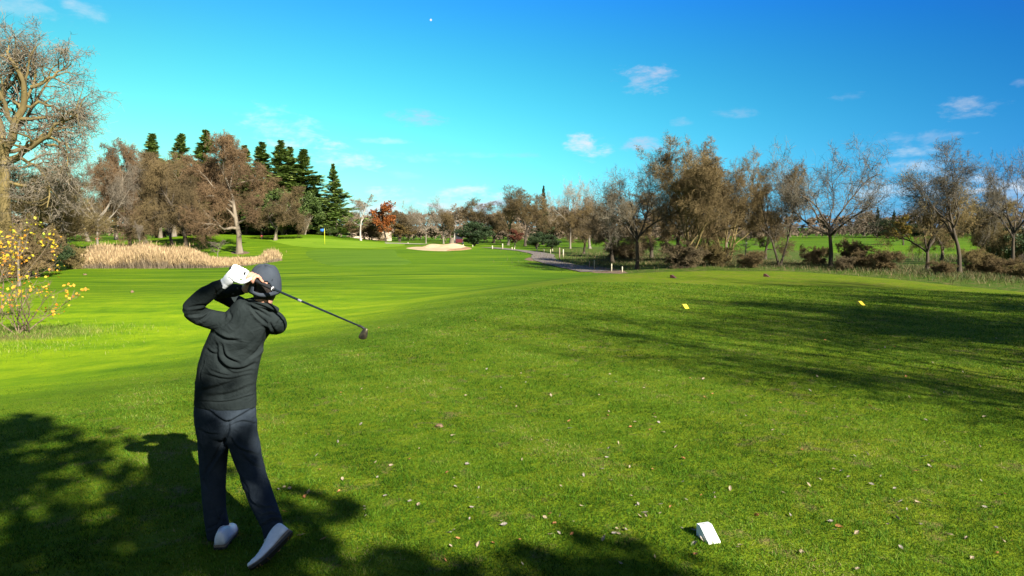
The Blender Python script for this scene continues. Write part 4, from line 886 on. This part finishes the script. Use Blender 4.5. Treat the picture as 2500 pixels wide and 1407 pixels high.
# ------------------------------------------------------------------ the golfer
V3 = lambda p: np.array(tuple(p), float)
G = lambda px, py, Y: V3(at(px, py, Y))
def smooth_path(A, k=4):
    A = np.array(A, float); n = len(A); t = np.linspace(0, n-1-1e-9, (n-1)*k+1); i = t.astype(int); f = (t-i)[:,None]
    P = np.vstack([2*A[0]-A[1], A, 2*A[-1]-A[-2]]); p0, p1, p2, p3 = P[i], P[i+1], P[i+2], P[np.minimum(i+3, n+1)]
    return .5*((2*p1)+(-p0+p2)*f+(2*p0-5*p1+4*p2-p3)*f*f+(-p0+3*p1-3*p2+p3)*f**3)
def loft(rings, side=(1,0,0), seg=20, cap=.6, k=4, flat_end=(False, False)):
    """rings: (centre xyz, half width, half depth); closed rounded tube"""
    A = smooth_path([np.r_[c, a, b] for c, a, b in rings], k); C, a, b = A[:,:3], np.maximum(A[:,3], .002), np.maximum(A[:,4], .002)
    T = unit(np.gradient(C, axis=0)); S = np.array(side, float)
    T0, T1 = T[0], T[-1]
    if not flat_end[0]:
        C = np.vstack([C[0]-T0*b[0]*cap, C[0]-T0*b[0]*cap*.7, C]); a = np.r_[a[0]*.25, a[0]*.72, a]; b = np.r_[b[0]*.25, b[0]*.72, b]; T = np.vstack([T0, T0, T])
    if not flat_end[1]:
        C = np.vstack([C, C[-1]+T1*b[-1]*cap*.7, C[-1]+T1*b[-1]*cap]); a = np.r_[a, a[-1]*.72, a[-1]*.25]; b = np.r_[b, b[-1]*.72, b[-1]*.25]; T = np.vstack([T, T1, T1])
    if S.ndim == 1: S = np.tile(S, (len(C),1))
    u = unit(S-T*(S*T).sum(1, keepdims=True)); v = np.cross(T, u); th = np.arange(seg)*2*PI/seg
    V = C[:,None]+u[:,None]*(a[:,None]*np.cos(th))[:,:,None]+v[:,None]*(b[:,None]*np.sin(th))[:,:,None]
    n = len(C); i = np.arange(n*seg).reshape(n, seg); r = np.roll(i, -1, 1)
    q = np.stack([i[:-1], r[:-1], r[1:], i[1:]], -1).reshape(-1,4); V = np.concatenate([V.reshape(-1,3), C[:1], C[-1:]])
    t1 = np.stack([np.full(seg, n*seg), r[0], i[0], i[0]], -1); t2 = np.stack([np.full(seg, n*seg+1), i[-1], r[-1], r[-1]], -1)
    return V, [q, np.concatenate([t1[:,:3], t2[:,:3]])]
def join_mixed(parts):
    V = []; Q = []; Tn = []; o = 0
    for v, fs in parts:
        V.append(v)
        for f in fs: (Q if f.shape[1] == 4 else Tn).append(f+o)
        o += len(v)
    out = []
    if Q: out.append(np.concatenate(Q))
    if Tn: out.append(np.concatenate(Tn))
    return np.concatenate(V), out
def fuse(name, parts, voxel, smooth_it, material, parent, folds=(), noise_amp=0, **kw):
    """voxel-merge overlapping lofts into one continuous skin, relax it, then press the cloth folds in"""
    V, Fs = join_mixed(parts); me = mesh_np(name, V, Fs); tmp = bpy.data.objects.new('t', me); COL.objects.link(tmp)
    m = tmp.modifiers.new('r', 'REMESH'); m.mode = 'VOXEL'; m.voxel_size = voxel; m.use_smooth_shade = True
    if smooth_it: s = tmp.modifiers.new('s', 'SMOOTH'); s.iterations = smooth_it; s.factor = .5
    dg = bpy.context.evaluated_depsgraph_get(); dg.update(); out = bpy.data.meshes.new_from_object(tmp.evaluated_get(dg)); out.name = name
    bpy.data.objects.remove(tmp)
    n = len(out.vertices); co = np.empty(n*3); out.vertices.foreach_get('co', co); co = co.reshape(-1,3); no = np.empty(n*3); out.vertices.foreach_get('normal', no); no = no.reshape(-1,3)
    disp = np.zeros(n)
    if len(folds):
        px, py = proj(co[:,0], co[:,1], co[:,2]); face = np.clip(.35-no[:,1], 0, .5)*2
        for pts, w, A in folds:
            pts = smooth_path(pts, 5); best = np.full(n, 1e9); sgn = np.zeros(n); tt = np.zeros(n)
            for j in range(len(pts)-1):
                ax, ay = pts[j]; bx, by = pts[j+1]; ex, ey = bx-ax, by-ay; L2 = ex*ex+ey*ey
                t = np.clip(((px-ax)*ex+(py-ay)*ey)/L2, 0, 1); dx, dy = px-ax-t*ex, py-ay-t*ey; d = np.hypot(dx, dy); k = d < best
                best[k] = d[k]; sgn[k] = np.sign(dx*ey-dy*ex)[k]; tt[k] = ((j+t)/(len(pts)-1))[k]
            env = np.sin(PI*np.clip(tt*.94+.03, 0, 1))**.6; sd = best*sgn
            disp += face*env*A*1.5*(-np.exp(-(sd/w)**2)+.65*np.exp(-((sd-1.9*w)/(1.2*w))**2))
    if noise_amp:
        x, y, z = co.T; wr = np.sin(x*24+z*13+1.4*np.sin(z*17+x*5)+.8*np.sin(y*21)); disp += noise_amp*1.3*(.5-np.abs(wr))*(.6+.6*np.sin(x*9+z*7))+noise_amp*.7*(np.sin(x*31+z*17+2)*np.sin(z*23-y*19)+.6*np.sin(x*57-z*41)*np.sin(z*49+y*37+1))
    co = co+no*disp[:,None]
    out.vertices.foreach_set('co', co.ravel()); out.update(); out.materials.clear()
    o = obj(name, out, material, parent, **kw)
    return o
foot = hit(560, 1345)
man = obj('person', None, label='man in dark hoodie, grey cap and white shoes finishing a golf swing, seen from behind', cat='person')
man.location = (0, 0, 0)

def fabric(name, c1, c2, scale=260, rough=.9, creased=True):
    m, nt = new_mat(name); P = nt.nodes.new('ShaderNodeTexCoord').outputs['Object']
    n = noise(nt, P, 9, 4, .6); f = noise(nt, P, scale, 2, .5)
    col = ramp(nt, n, [(.3, c1), (.7, c2)])
    cr = mth(nt, 'ABSOLUTE', mth(nt, 'SUBTRACT', noise(nt, P, 7, 3, .55, 1.6), .5)); cr2 = mth(nt, 'ABSOLUTE', mth(nt, 'SUBTRACT', noise(nt, P, 19, 2, .5, 1.2), .5))
    hgt = mth(nt, 'ADD', mth(nt, 'ADD', mth(nt, 'MULTIPLY', f, .05), mth(nt, 'MULTIPLY', cr, 1.6)), mth(nt, 'MULTIPLY', cr2, .5))
    finish(nt, col, rough, (hgt, .55, .018 if creased else .003), .04)
    return m
hood_m = fabric('hoodie_cloth', (.013,.0175,.0175), (.021,.027,.027)); pant_m = fabric('trouser_cloth', (.019,.026,.035), (.029,.038,.048))
skin_m, nt = new_mat('skin'); P_ = nt.nodes.new('ShaderNodeTexCoord').outputs['Object']
finish(nt, ramp(nt, noise(nt, P_, 30, 4), [(.3,(.42,.20,.13)),(.7,(.56,.30,.21))]), .5, (noise(nt, P_, 300, 3), .2, .001), .35)
glove_m = fabric('glove_leather', (.74,.76,.78), (.86,.87,.88), 150, .5, False); cap_m = fabric('cap_cloth', (.036,.044,.056), (.052,.062,.076), 300, .9, False)
hair_m = simple('hair', (.010,.008,.007), (.035,.026,.022), 80, .6, .6, .003); shoe_m = simple('shoe_leather', (.60,.64,.68), (.78,.80,.82), 25, .4, .15, .002, .45)
sole_m = simple('shoe_sole', (.012,.012,.012), (.05,.045,.04), 40, .6, .4, .003); mid_m = simple('shoe_welt', (.16,.13,.10), (.26,.21,.16), 40, .7, .2, .002)
black_m = simple('black_rubber', (.010,.010,.011), (.02,.02,.022), 200, .5, .5, .001, .4); steel_m = simple('dark_shaft', (.02,.03,.035), (.035,.05,.055), 10, .22, 0, spec=.6, metallic=.6)

# --- head frame
hc = G(647, 699, 4.26); up = unit(np.array([.12,-.16,1.])); fw = np.array([-.22,1,.12]); fw = unit(fw-up*(fw@up)); rt = np.cross(fw, up)
HP = lambda r, f, u: hc+rt*r+fw*f+up*u
def hring(u, f, a, b): return (HP(0, f, u), a, b)
skull = loft([hring(*r) for r in [(-.112,.060,.024,.018),(-.092,.046,.044,.042),(-.062,.026,.058,.068),(-.03,.010,.068,.085),(0,0,.074,.094),(.04,-.003,.077,.097),(.075,0,.068,.086),(.1,0,.044,.056),(.110,0,.02,.02)]], side=rt, seg=28)
nose = loft([(HP(0,.088,.012),.008,.008),(HP(0,.105,-.012),.012,.012),(HP(0,.100,-.028),.015,.010)], side=rt, seg=12)
chin = loft([(HP(0,.070,-.095),.018,.014),(HP(0,.074,-.085),.02,.014)], side=rt, seg=12)
brow = loft([(HP(-.045,.072,.026),.008,.01),(HP(0,.090,.028),.008,.012),(HP(.045,.072,.026),.008,.01)], side=up, seg=10)
ears = [loft([(HP(s*.080,.0,-.038),.006,.009),(HP(s*.086,-.006,-.018),.007,.016),(HP(s*.088,-.010,.004),.007,.018),(HP(s*.084,-.006,.018),.005,.010)], side=rt, seg=12) for s in (-1,1)]
neck = loft([(HP(0,-.02,-.03),.056,.060),(HP(0,-.022,-.075),.054,.056),(G(640,742,4.28),.056,.055),(G(636,765,4.29),.055,.05)], side=(1,0,0))
# --- grip line
gb, ge = G(564, 656, 4.165), G(669, 707, 4.10); gd = unit(ge-gb); n1 = np.array([0,-1,0.]); n1 = unit(n1-gd*(n1@gd)); n2 = np.cross(gd, n1); n2 = n2 if n2[2] > 0 else -n2
def around(t, ph, R): return gb+gd*t+n1*R*math.cos(ph)+n2*R*math.sin(ph)
def hand_left(s):
    out = [loft([(G(547,694,4.165),.027*s,.020*s),(G(556,685,4.15),.034*s,.022*s),(G(571,672,4.138),.042*s,.021*s),(G(585,661,4.135),.042*s,.017*s)], side=gd)]
    for k, (t, l) in enumerate([(.022,1.0),(.044,1.12),(.066,1.08),(.090,1.0)]):
        r = (.0098 if k else .0088)*s
        out.append(loft([(around(t, p, R), r*q, r*q) for p, R, q in [(rad(25),.024,1.08),(rad(62),.029,1.12),(rad(100),.029,1.0),(rad(140),.026,1.05),(rad(190),.024,.95),(rad(235*l),.023,.85)]], side=gd, seg=10))
    out.append(loft([(G(574,684,4.13),.013*s,.012*s),(G(590,690,4.115),.012*s,.012*s),(G(603,686,4.105),.0115*s,.011*s),(G(613,680,4.10),.0095*s,.009*s)], side=n2, seg=12))   # thumb down the grip
    out.append(loft([(around(.100,rad(95),.026),.010*s,.009*s),(around(.118,rad(70),.027),.0105*s,.010*s),(around(.126,rad(20),.026),.010*s,.0095*s),(around(.118,rad(-30),.025),.0095*s,.009*s),(around(.098,rad(-60),.025),.009*s,.008*s)], side=gd, seg=12))
    return out
def hand_right(s):
    out = [loft([(G(598,708,4.245),.026*s,.021*s),(G(607,700,4.225),.034*s,.023*s),(G(618,692,4.195),.038*s,.022*s),(G(628,685,4.165),.036*s,.018*s)], side=gd)]
    for k, (t, l) in enumerate([(.138,.95),(.158,1.0),(.178,1.0)]):
        r = (.0092+.0006*k)*s
        out.append(loft([(around(t, p, R), r*q, r*q) for p, R, q in [(rad(175),.027,1.05),(rad(130),.030,1.12),(rad(92),.030,1.0),(rad(48),.027,1.08),(rad(2),.0245,.98),(rad(-42*l),.0235,.85)]], side=gd, seg=10))
    out.append(loft([(around(.182,rad(130),.028),.0098*s,.0098*s),(around(.198,rad(95),.027),.0100*s,.010*s),(around(.216,rad(70),.021),.0090*s,.009*s),(around(.236,rad(52),.019),.0078*s,.0078*s)], side=n2, seg=10))   # first finger, pointing down the club
    out.append(loft([(G(604,694,4.20),.013*s,.012*s),(around(.118,rad(-75),.027),.0115*s,.011*s),(around(.140,rad(-40),.025),.0098*s,.0095*s)], side=n2, seg=12))
    return out
# --- joints shared by body and clothes
L_ARM = [((600,786),4.29,.062),((560,788),4.28,.066),((515,780),4.25,.062),((482,768),4.22,.060),((467,756),4.20,.055),((478,741),4.19,.054),((500,722),4.18,.053),((525,704),4.17,.042),((545,693),4.165,.033)]
R_ARM = [((648,776),4.28,.062),((668,783),4.28,.066),((677,794),4.34,.060),((664,792),4.44,.056),((620,765),4.52,.056),((570,735),4.50,.052),((533,716),4.43,.050),((545,710),4.37,.048),((568,709),4.31,.043),((590,708),4.26,.034)]
arm = lambda A, s, side=(0,0,1): loft([(G(p[0], p[1], Y), r*s, r*s) for p, Y, r in A], side=side)
TORSO = [(990,474,627,.132,4.37),(960,476,626,.130,4.37),(930,479,626,.125,4.36),(900,484,630,.122,4.35),(870,494,636,.120,4.34),(840,508,643,.120,4.33),(815,524,650,.118,4.31),(795,543,660,.112,4.30),(775,560,672,.102,4.29),(758,578,680,.085,4.28),(746,597,674,.070,4.275),(737,611,666,.058,4.27)]
def torso(s, top=12): return loft([(G((l+r)/2, y, Y), (r-l)/2/F*Y*s, d*s) for y, l, r, d, Y in TORSO[:top]], cap=.25)
LEG_L = [(1030,517,40,.112,4.37),(1060,520,38,.108,4.37),(1095,521,36,.098,4.38),(1130,520,33,.088,4.38),(1170,521,30,.078,4.36),(1210,522,28,.074,4.33),(1250,525,27,.072,4.31),(1285,531,28,.076,4.30),(1316,535,28,.084,4.31)]
LEG_R = [(1030,586,41,.112,4.37),(1060,590,38,.108,4.37),(1095,599,36,.098,4.37),(1130,609,33,.088,4.36),(1170,620,32,.078,4.32),(1210,635,32,.074,4.26),(1250,652,29,.070,4.18),(1280,664,26,.066,4.13),(1312,669,24,.066,4.10)]
leg = lambda A, s, n=99: loft([(G(c, y, Y), hw/F*Y*s, d*s) for y, c, hw, d, Y in A[:n]], cap=.12 if s == 1 else .6)
body = fuse('body', [skull, nose, chin, brow, neck, torso(.78), arm(L_ARM, .72), arm(R_ARM, .72), leg(LEG_L, .72), leg(LEG_R, .72)]+ears+hand_left(.86)+hand_right(1.0)+
     [loft([(G(532,1290,4.30),.038,.038),(G(537,1325,4.31),.034,.04),(G(540,1330,4.36),.03,.035)]), loft([(G(664,1280,4.13),.036,.036),(G(686,1308,4.09),.03,.036),(G(672,1340,4.07),.03,.03)])], .0048, 2, skin_m, man)
eye_w = simple('eye_white', (.7,.68,.65), (.8,.78,.75), 5, .3, 0); eye_d = simple('iris', (.05,.03,.02), (.08,.05,.03), 5, .3, 0)
for s in (-1, 1):
    e = obj('eye', mesh_np('eye', *(lambda q: (q[0], q[1]))(loft([(HP(s*.031,.070,.010),.010,.010),(HP(s*.031,.080,.010),.011,.008),(HP(s*.031,.086,.010),.004,.004)], side=rt, seg=14))), eye_w, body)
    obj('iris', mesh_np('iris', *loft([(HP(s*.031,.083,.010),.005,.005),(HP(s*.031,.0895,.010),.004,.004)], side=rt, seg=12)), eye_d, e)
obj('lips', mesh_np('lips', *loft([(HP(-.022,.083,-.058),.003,.004),(HP(0,.094,-.058),.006,.006),(HP(.022,.083,-.058),.003,.004)], side=up, seg=10)), simple('lips', (.35,.12,.10), (.42,.16,.13), 20, .5, .1), body)
fuse('hair', [loft([(HP(0,-.016,-.080),.058,.060),(HP(0,-.013,-.055),.069,.078),(HP(0,-.010,-.02),.0755,.091),(HP(0,-.008,.03),.079,.096)], side=rt, seg=28)], .004, 1, hair_m, man, noise_amp=.0012)
HF = [([(528,842),(533,877),(560,901),(593,902),(622,888)], 4.2, .012), ([(540,842),(551,871),(584,889)], 3.4, .010), ([(526,866),(536,891),(571,913),(614,905)], 3.6, .010),
      ([(500,915),(555,927),(612,915)], 3.6, .007), ([(515,905),(545,916),(580,918)], 2.6, .005), ([(488,955),(528,946),(584,927)], 4, .006), ([(500,968),(560,962),(618,940)], 4, .005),
      ([(654,792),(630,772),(614,752)], 3.2, .009), ([(657,795),(646,838),(624,866)], 4, .009), ([(650,806),(636,850),(600,880)], 3.2, .006), ([(598,742),(626,756),(662,776)], 3.0, .008), ([(606,738),(640,748),(670,762)], 2.4, .006),
      ([(520,813),(550,829),(584,833)], 4, .009), ([(514,752),(492,766),(463,770)], 3, .009), ([(516,756),(500,775),(482,786)], 3, .007), ([(508,745),(480,748),(458,752)], 2.6, .006),
      ([(545,795),(562,778),(560,760)], 3.4, .006), ([(568,815),(590,795),(600,770)], 4, .004), ([(620,830),(600,850),(575,860)], 5, .003), ([(488,980),(555,981),(622,964)], 1.8, .006), ([(498,884),(489,912),(491,938)], 1.8, .006), ([(503,852),(516,862),(528,866)], 3, .005),
      ([(543,703),(533,712),(522,728)], 2.4, .005), ([(520,700),(528,716),(524,730)], 2.2, .004), ([(672,812),(662,798),(660,786)], 3, .007), ([(690,776),(680,786),(676,800)], 3, .004)]
collar = loft([(G(610,742,4.25),.020,.020),(G(622,741,4.225),.021,.022),(G(640,743,4.215),.022,.022),(G(660,750,4.225),.022,.022),(G(676,757,4.26),.020,.020)], side=(0,0,1))
fuse('hoodie', [torso(1.0), arm(L_ARM, 1.0), arm(R_ARM, 1.0), collar], .0052, 6, hood_m, man, HF, .0016)
PF = [([(495,992),(538,1025),(560,1031),(590,1015),(626,994)], 3.6, .010), ([(560,1040),(592,1030),(628,1036)], 2.8, .007), ([(558,1030),(555,1060),(530,1110),(497,1160)], 3.6, .011),
      ([(560,1068),(582,1096),(628,1112)], 3.4, .009), ([(586,1104),(610,1130),(640,1146)], 3.2, .006), ([(596,1200),(618,1232),(650,1248)], 3.4, .008), ([(622,1228),(645,1240),(668,1238)], 2.6, .006),
      ([(640,1285),(668,1268),(694,1276)], 2.8, .010), ([(636,1262),(660,1255),(684,1262)], 3, .006), ([(545,1250),(530,1280),(506,1292)], 2.8, .008), ([(520,1230),(530,1262),(552,1276)], 2.8, .005),
      ([(486,1050),(510,1060),(535,1062)], 3, .005), ([(505,1150),(498,1175),(510,1200)], 4, .005), ([(480,1064),(488,1090),(498,1110)], 3, .005), ([(575,1150),(600,1190),(612,1230)], 4, .005), ([(497,993),(520,996),(545,994)], 1.5, .003)]
pelvis = loft([(G(551,952,4.37),.175,.112),(G(550,990,4.37),.196,.128),(G(550,1020,4.37),.200,.132),(G(552,1048,4.37),.190,.122),(G(553,1062,4.37),.17,.105)], cap=.3)
fuse('trousers', [pelvis, leg(LEG_L, 1.0), leg(LEG_R, 1.0)], .0056, 5, pant_m, man, PF, .0018)
fuse('glove', hand_left(1.0)+[loft([(G(543,697,4.165),.031,.025),(G(550,690,4.16),.033,.025)], side=gd)], .0032, 2, glove_m, man, [([(556,678),(566,684),(572,694)], 1.4, .0022), ([(566,664),(574,672),(584,676)], 1.4, .002), ([(585,668),(592,676),(590,686)], 1.4, .002)], .0006)
# --- cap
def cap():
    nu, nth = 22, 96; V = []
    for j in range(nu):
        s = j/(nu-1); u = -.022+.159*math.sin(s*PI/2); k = math.cos(s*PI/2)**.55 if j < nu-1 else .02
        for i in range(nth):
            th = 2*PI*i/nth; seam = 1-.028*math.exp(-(math.sin(th*3)/.10)**2)*min(1, s*3)
            V.append(HP(.100*k*math.cos(th)*seam, -.004+.114*k*math.sin(th)*seam, u+(-.016 if math.sin(th) < 0 else .004)*abs(math.sin(th))*(1-s)+.002*math.sin(th*5+s*7)))
    V = np.array(V); i = np.arange(nu*nth).reshape(nu, nth); r = np.roll(i, -1, 1); keep = []
    for j in range(nu-1):
        for a in range(nth):
            th = 2*PI*(a+.5)/nth-1.5*PI; th = (th+PI) % (2*PI)-PI; s = (j+.5)/(nu-1)
            if ((th)/.62)**2+((s-.10)/.30)**2 < 1 and s > .10: continue     # the opening over the back strap
            keep.append((i[j,a], r[j,a], r[j+1,a], i[j+1,a]))
    q = np.array(keep); inn = V-unit(V-hc)*.003; n = len(V)
    edges = {}
    for f in q:
        for a, b in zip(f, np.roll(f, -1)): edges[(a, b)] = 1
    rim = np.array([(b, a, a+n, b+n) for (a, b) in edges if (b, a) not in edges])
    return np.concatenate([V, inn]), np.concatenate([q, q[:,::-1]+n, rim])
cp_ = obj('cap', mesh_np('cap', *cap()), cap_m, man)
bt = [loft([(HP(0,-.004,.133),.008,.008),(HP(0,-.004,.140),.006,.006)], side=rt, seg=12)]
obj('button', mesh_np('button', *join_mixed(bt)), simple('cap_button', (.03,.035,.045), (.04,.05,.06), 40, .8, 0), cp_)
bv = []; nb = 13
for k_, (uu, off) in enumerate([(0,0),(-.004,0)]):
    for i in range(nb):
        a = -1.05+2.1*i/(nb-1)
        for rr in (0, .5, 1): bv.append(HP(.098*math.sin(a)*(1+.02*rr), .108*math.cos(a)+rr*.072*math.cos(a)**.5, -.006-.028*abs(math.sin(a))**1.6*(.5+rr*.6)+uu-rr*.008))
bi = np.arange(nb*6).reshape(2,nb,3); f1 = np.concatenate([np.stack([bi[0,:-1,a], bi[0,1:,a], bi[0,1:,a+1], bi[0,:-1,a+1]], 1) for a in (0,1)]); f2 = f1[:,::-1]+nb*3
f3 = np.stack([bi[0,:-1,2], bi[0,1:,2], bi[1,1:,2], bi[1,:-1,2]], 1)
obj('brim', mesh_np('brim', np.array(bv), np.concatenate([f1, f2, f3])), cap_m, cp_)
obj('eyelet', mesh_np('eyelet', *join_mixed([loft([(HP(.055,-.098,.072),.003,.003),(HP(.055,-.101,.073),.002,.002)], side=rt, seg=8)])), black_m, cp_)
# --- shoes
def shoe(O, Fv, Uv, bend, label=None):
    Fv = unit(Fv); Uv = unit(Uv-Fv*(Uv@Fv)); Rv = np.cross(Fv, Uv); Ln = .295
    st = [(0,.026,.070,.026),(.04,.034,.084,.026),(.16,.037,.088,.026),(.30,.037,.082,.024),(.42,.040,.072,.020),(.58,.046,.056,.018),(.74,.049,.045,.017),(.88,.042,.036,.017),(.97,.026,.024,.018),(1,.012,.012,.020)]
    P = lambda s, w, z: O+Fv*(s*Ln)+Rv*(w+.006*math.sin(s*3.4))+Uv*(z+bend*max(0, s-.68)**2*1.9)
    seg = 18; V = []
    S_ = smooth_path([np.array(x) for x in st], 3); S_[:,0] = np.clip(S_[:,0], 0, 1)
    for s, w, h, z0 in S_:
        for k in range(seg):
            th = PI*k/(seg-1); V.append(P(s, w*math.copysign(abs(math.cos(th))**.75, math.cos(th))*(1-.28*math.sin(th)**2*(h > .06)), z0+h*math.sin(th)**.75+.0018*math.sin(s*60)*(s > .5)*math.sin(th)))
    n = len(S_); i = np.arange(n*seg).reshape(n, seg); q = np.stack([i[:-1,:-1], i[:-1,1:], i[1:,1:], i[1:,:-1]], -1).reshape(-1,4)
    bot = np.stack([i[:-1,-1], i[:-1,0], i[1:,0], i[1:,-1]], 1); ends = [i[0][None,::-1], i[-1][None]]
    root = obj('shoe', mesh_np('shoe', np.array(V), [np.concatenate([q, bot])]+ends), shoe_m, man)
    def slab(name, z_top, z_bot, grow_, m, zs):
        V = []
        for s, w, h, z0 in S_:
            se = (s-.5)*(1+grow_*4)+.5
            for (ww, zz) in ((-(w+grow_), z_top), (w+grow_, z_top), (w+grow_*.7, z_bot), (-(w+grow_*.7), z_bot)):
                V.append(P(se, ww, z0*zs*(zz == z_top)+zz))
        i = np.arange(n*4).reshape(n, 4); r = np.roll(i, -1, 1); q = np.stack([i[:-1], r[:-1], r[1:], i[1:]], -1).reshape(-1,4)
        return obj(name, mesh_np(name, np.array(V), np.concatenate([q, i[:1,::-1], i[-1:]]), smooth=False), m, root)
    slab('welt', .001, .010, .0045, mid_m, 1.0); slab('sole', .0115, -.003, .0060, sole_m, 0)
    sp = [loft([(P(s, w, -.002),.004,.004),(P(s, w, -.008),.003,.003)], side=Fv, seg=8) for s, w in [(.12,.018),(.12,-.018),(.62,.026),(.66,-.026),(.80,.020),(.84,-.018),(.90,0)]]
    obj('spikes', mesh_np('spikes', *join_mixed(sp)), simple('spike_plastic', (.22,.13,.03), (.30,.19,.05), 30, .6, 0), root)
    lc = []
    for s in (.46,.52,.58,.64): 
        hh = np.interp(s, [x[0] for x in st], [x[2] for x in st])+.0195; lc.append(loft([(P(s,-.022,hh-.006),.0022,.0022),(P(s,0,hh+.001),.0022,.0022),(P(s+.01,.022,hh-.006),.0022,.0022)], side=Fv, seg=6))
    lc.append(loft([(P(.46,-.01,.092),.002,.002),(P(.42,-.035,.085),.002,.002),(P(.40,-.05,.06),.002,.002)], side=Fv, seg=6))
    obj('laces', mesh_np('laces', *join_mixed(lc)), shoe_m, root)
    return root
h0 = V3(hit(536, 1343)); shoe(h0+[0,0,.006], np.array([-.14,1,0.]), np.array([0,0,1.]), .0)
t0 = V3(hit(630, 1389))+[0,0,.004]; heel = G(713, 1303, 4.05); shoe(heel, t0-heel, np.array([-.75,.28,.55]), .12)

# ------------------------------------------------------------------ the club he holds: a thing of its own
club = obj('golf_club', None, label='iron golf club with black grip and dark shaft held behind the head', cat='golf club')
ce = G(884, 799, 3.97)
gr = []
gl = np.linalg.norm(ge-gb)
obj('grip', mesh_np('grip', *loft([(gb-gd*.006,.0125,.0125),(gb+gd*.004,.0150,.0150),(gb+gd*.02,.0135,.0135),(gb+gd*.15,.0125,.0125),(ge-gd*.01,.0115,.0115),(ge,.0105,.0105)], side=n1, seg=16, cap=.2)), black_m, club)
sd_ = unit(ce-ge)
obj('ferrule_ring', mesh_np('ferrule_ring', *loft([(ge-gd*.012,.0130,.0130),(ge-gd*.008,.0130,.0130)], side=n1, seg=16, cap=.05)), glove_m, club)
obj('shaft', mesh_np('shaft', *loft([(ge-gd*.02,.0072,.0072),(ge+sd_*.2,.0068,.0068),(ce-sd_*.05,.0052,.0052),(ce,.005,.005)], side=n1, seg=12)), steel_m, club)
obj('shaft_band', mesh_np('shaft_band', *loft([(ge+sd_*.17,.0073,.0073),(ge+sd_*.195,.0072,.0072)], side=n1, seg=12, cap=.02)), simple('shaft_label', (.16,.17,.18), (.25,.26,.27), 400, .5, 0), club)
# blade: heel at the hosel, toe hanging down-left as in the photo
hs = unit(G(889,806,3.97)-G(881,796,3.97)); toe = G(882,828,3.95)
obj('hosel', mesh_np('hosel', *loft([(ce-sd_*.028,.0068,.0068),(ce,.0072,.0072),(G(892,805,3.968),.0078,.0078)], side=n1, seg=12)), black_m, club)
ol = [(890,801),(897,803),(898,812),(896,824),(890,829),(880,828),(875,823),(880,813),(886,805)]
bp = smooth_path(ol+[ol[0]], 4)[:-1]; nb2 = len(bp); cc_ = bp.mean(0); hv = []
for lay, (sc, dy) in enumerate([(.9,0),(1.0,.003),(1.0,.011),(.85,.016)]):
    for p in bp:
        w = (p-cc_)*sc+cc_; hv.append(G(w[0], w[1], 3.955)+np.array([.25,-1,.15])*(-dy))
hv += [V3(np.mean(hv[:nb2], 0)), V3(np.mean(hv[-nb2:], 0))]; ii = np.arange(4*nb2).reshape(4, nb2); rr = np.roll(ii, -1, 1)
obj('head', mesh_np('head', np.array(hv), [np.stack([ii[:-1], rr[:-1], rr[1:], ii[1:]], -1).reshape(-1,4), np.concatenate([np.stack([np.full(nb2, 4*nb2), rr[0], ii[0]], 1), np.stack([np.full(nb2, 4*nb2+1), ii[-1], rr[-1]], 1)])]), simple('iron_head', (.03,.03,.03), (.10,.085,.05), 60, .35, .3, .001, .5, metallic=.7), club)
# put the origins of person and club at their feet / hands
for root, p in ((man, foot), (club, Vector(gb))):
    root.location = p
    for ch in root.children: ch.location = ch.location-Vector(p)
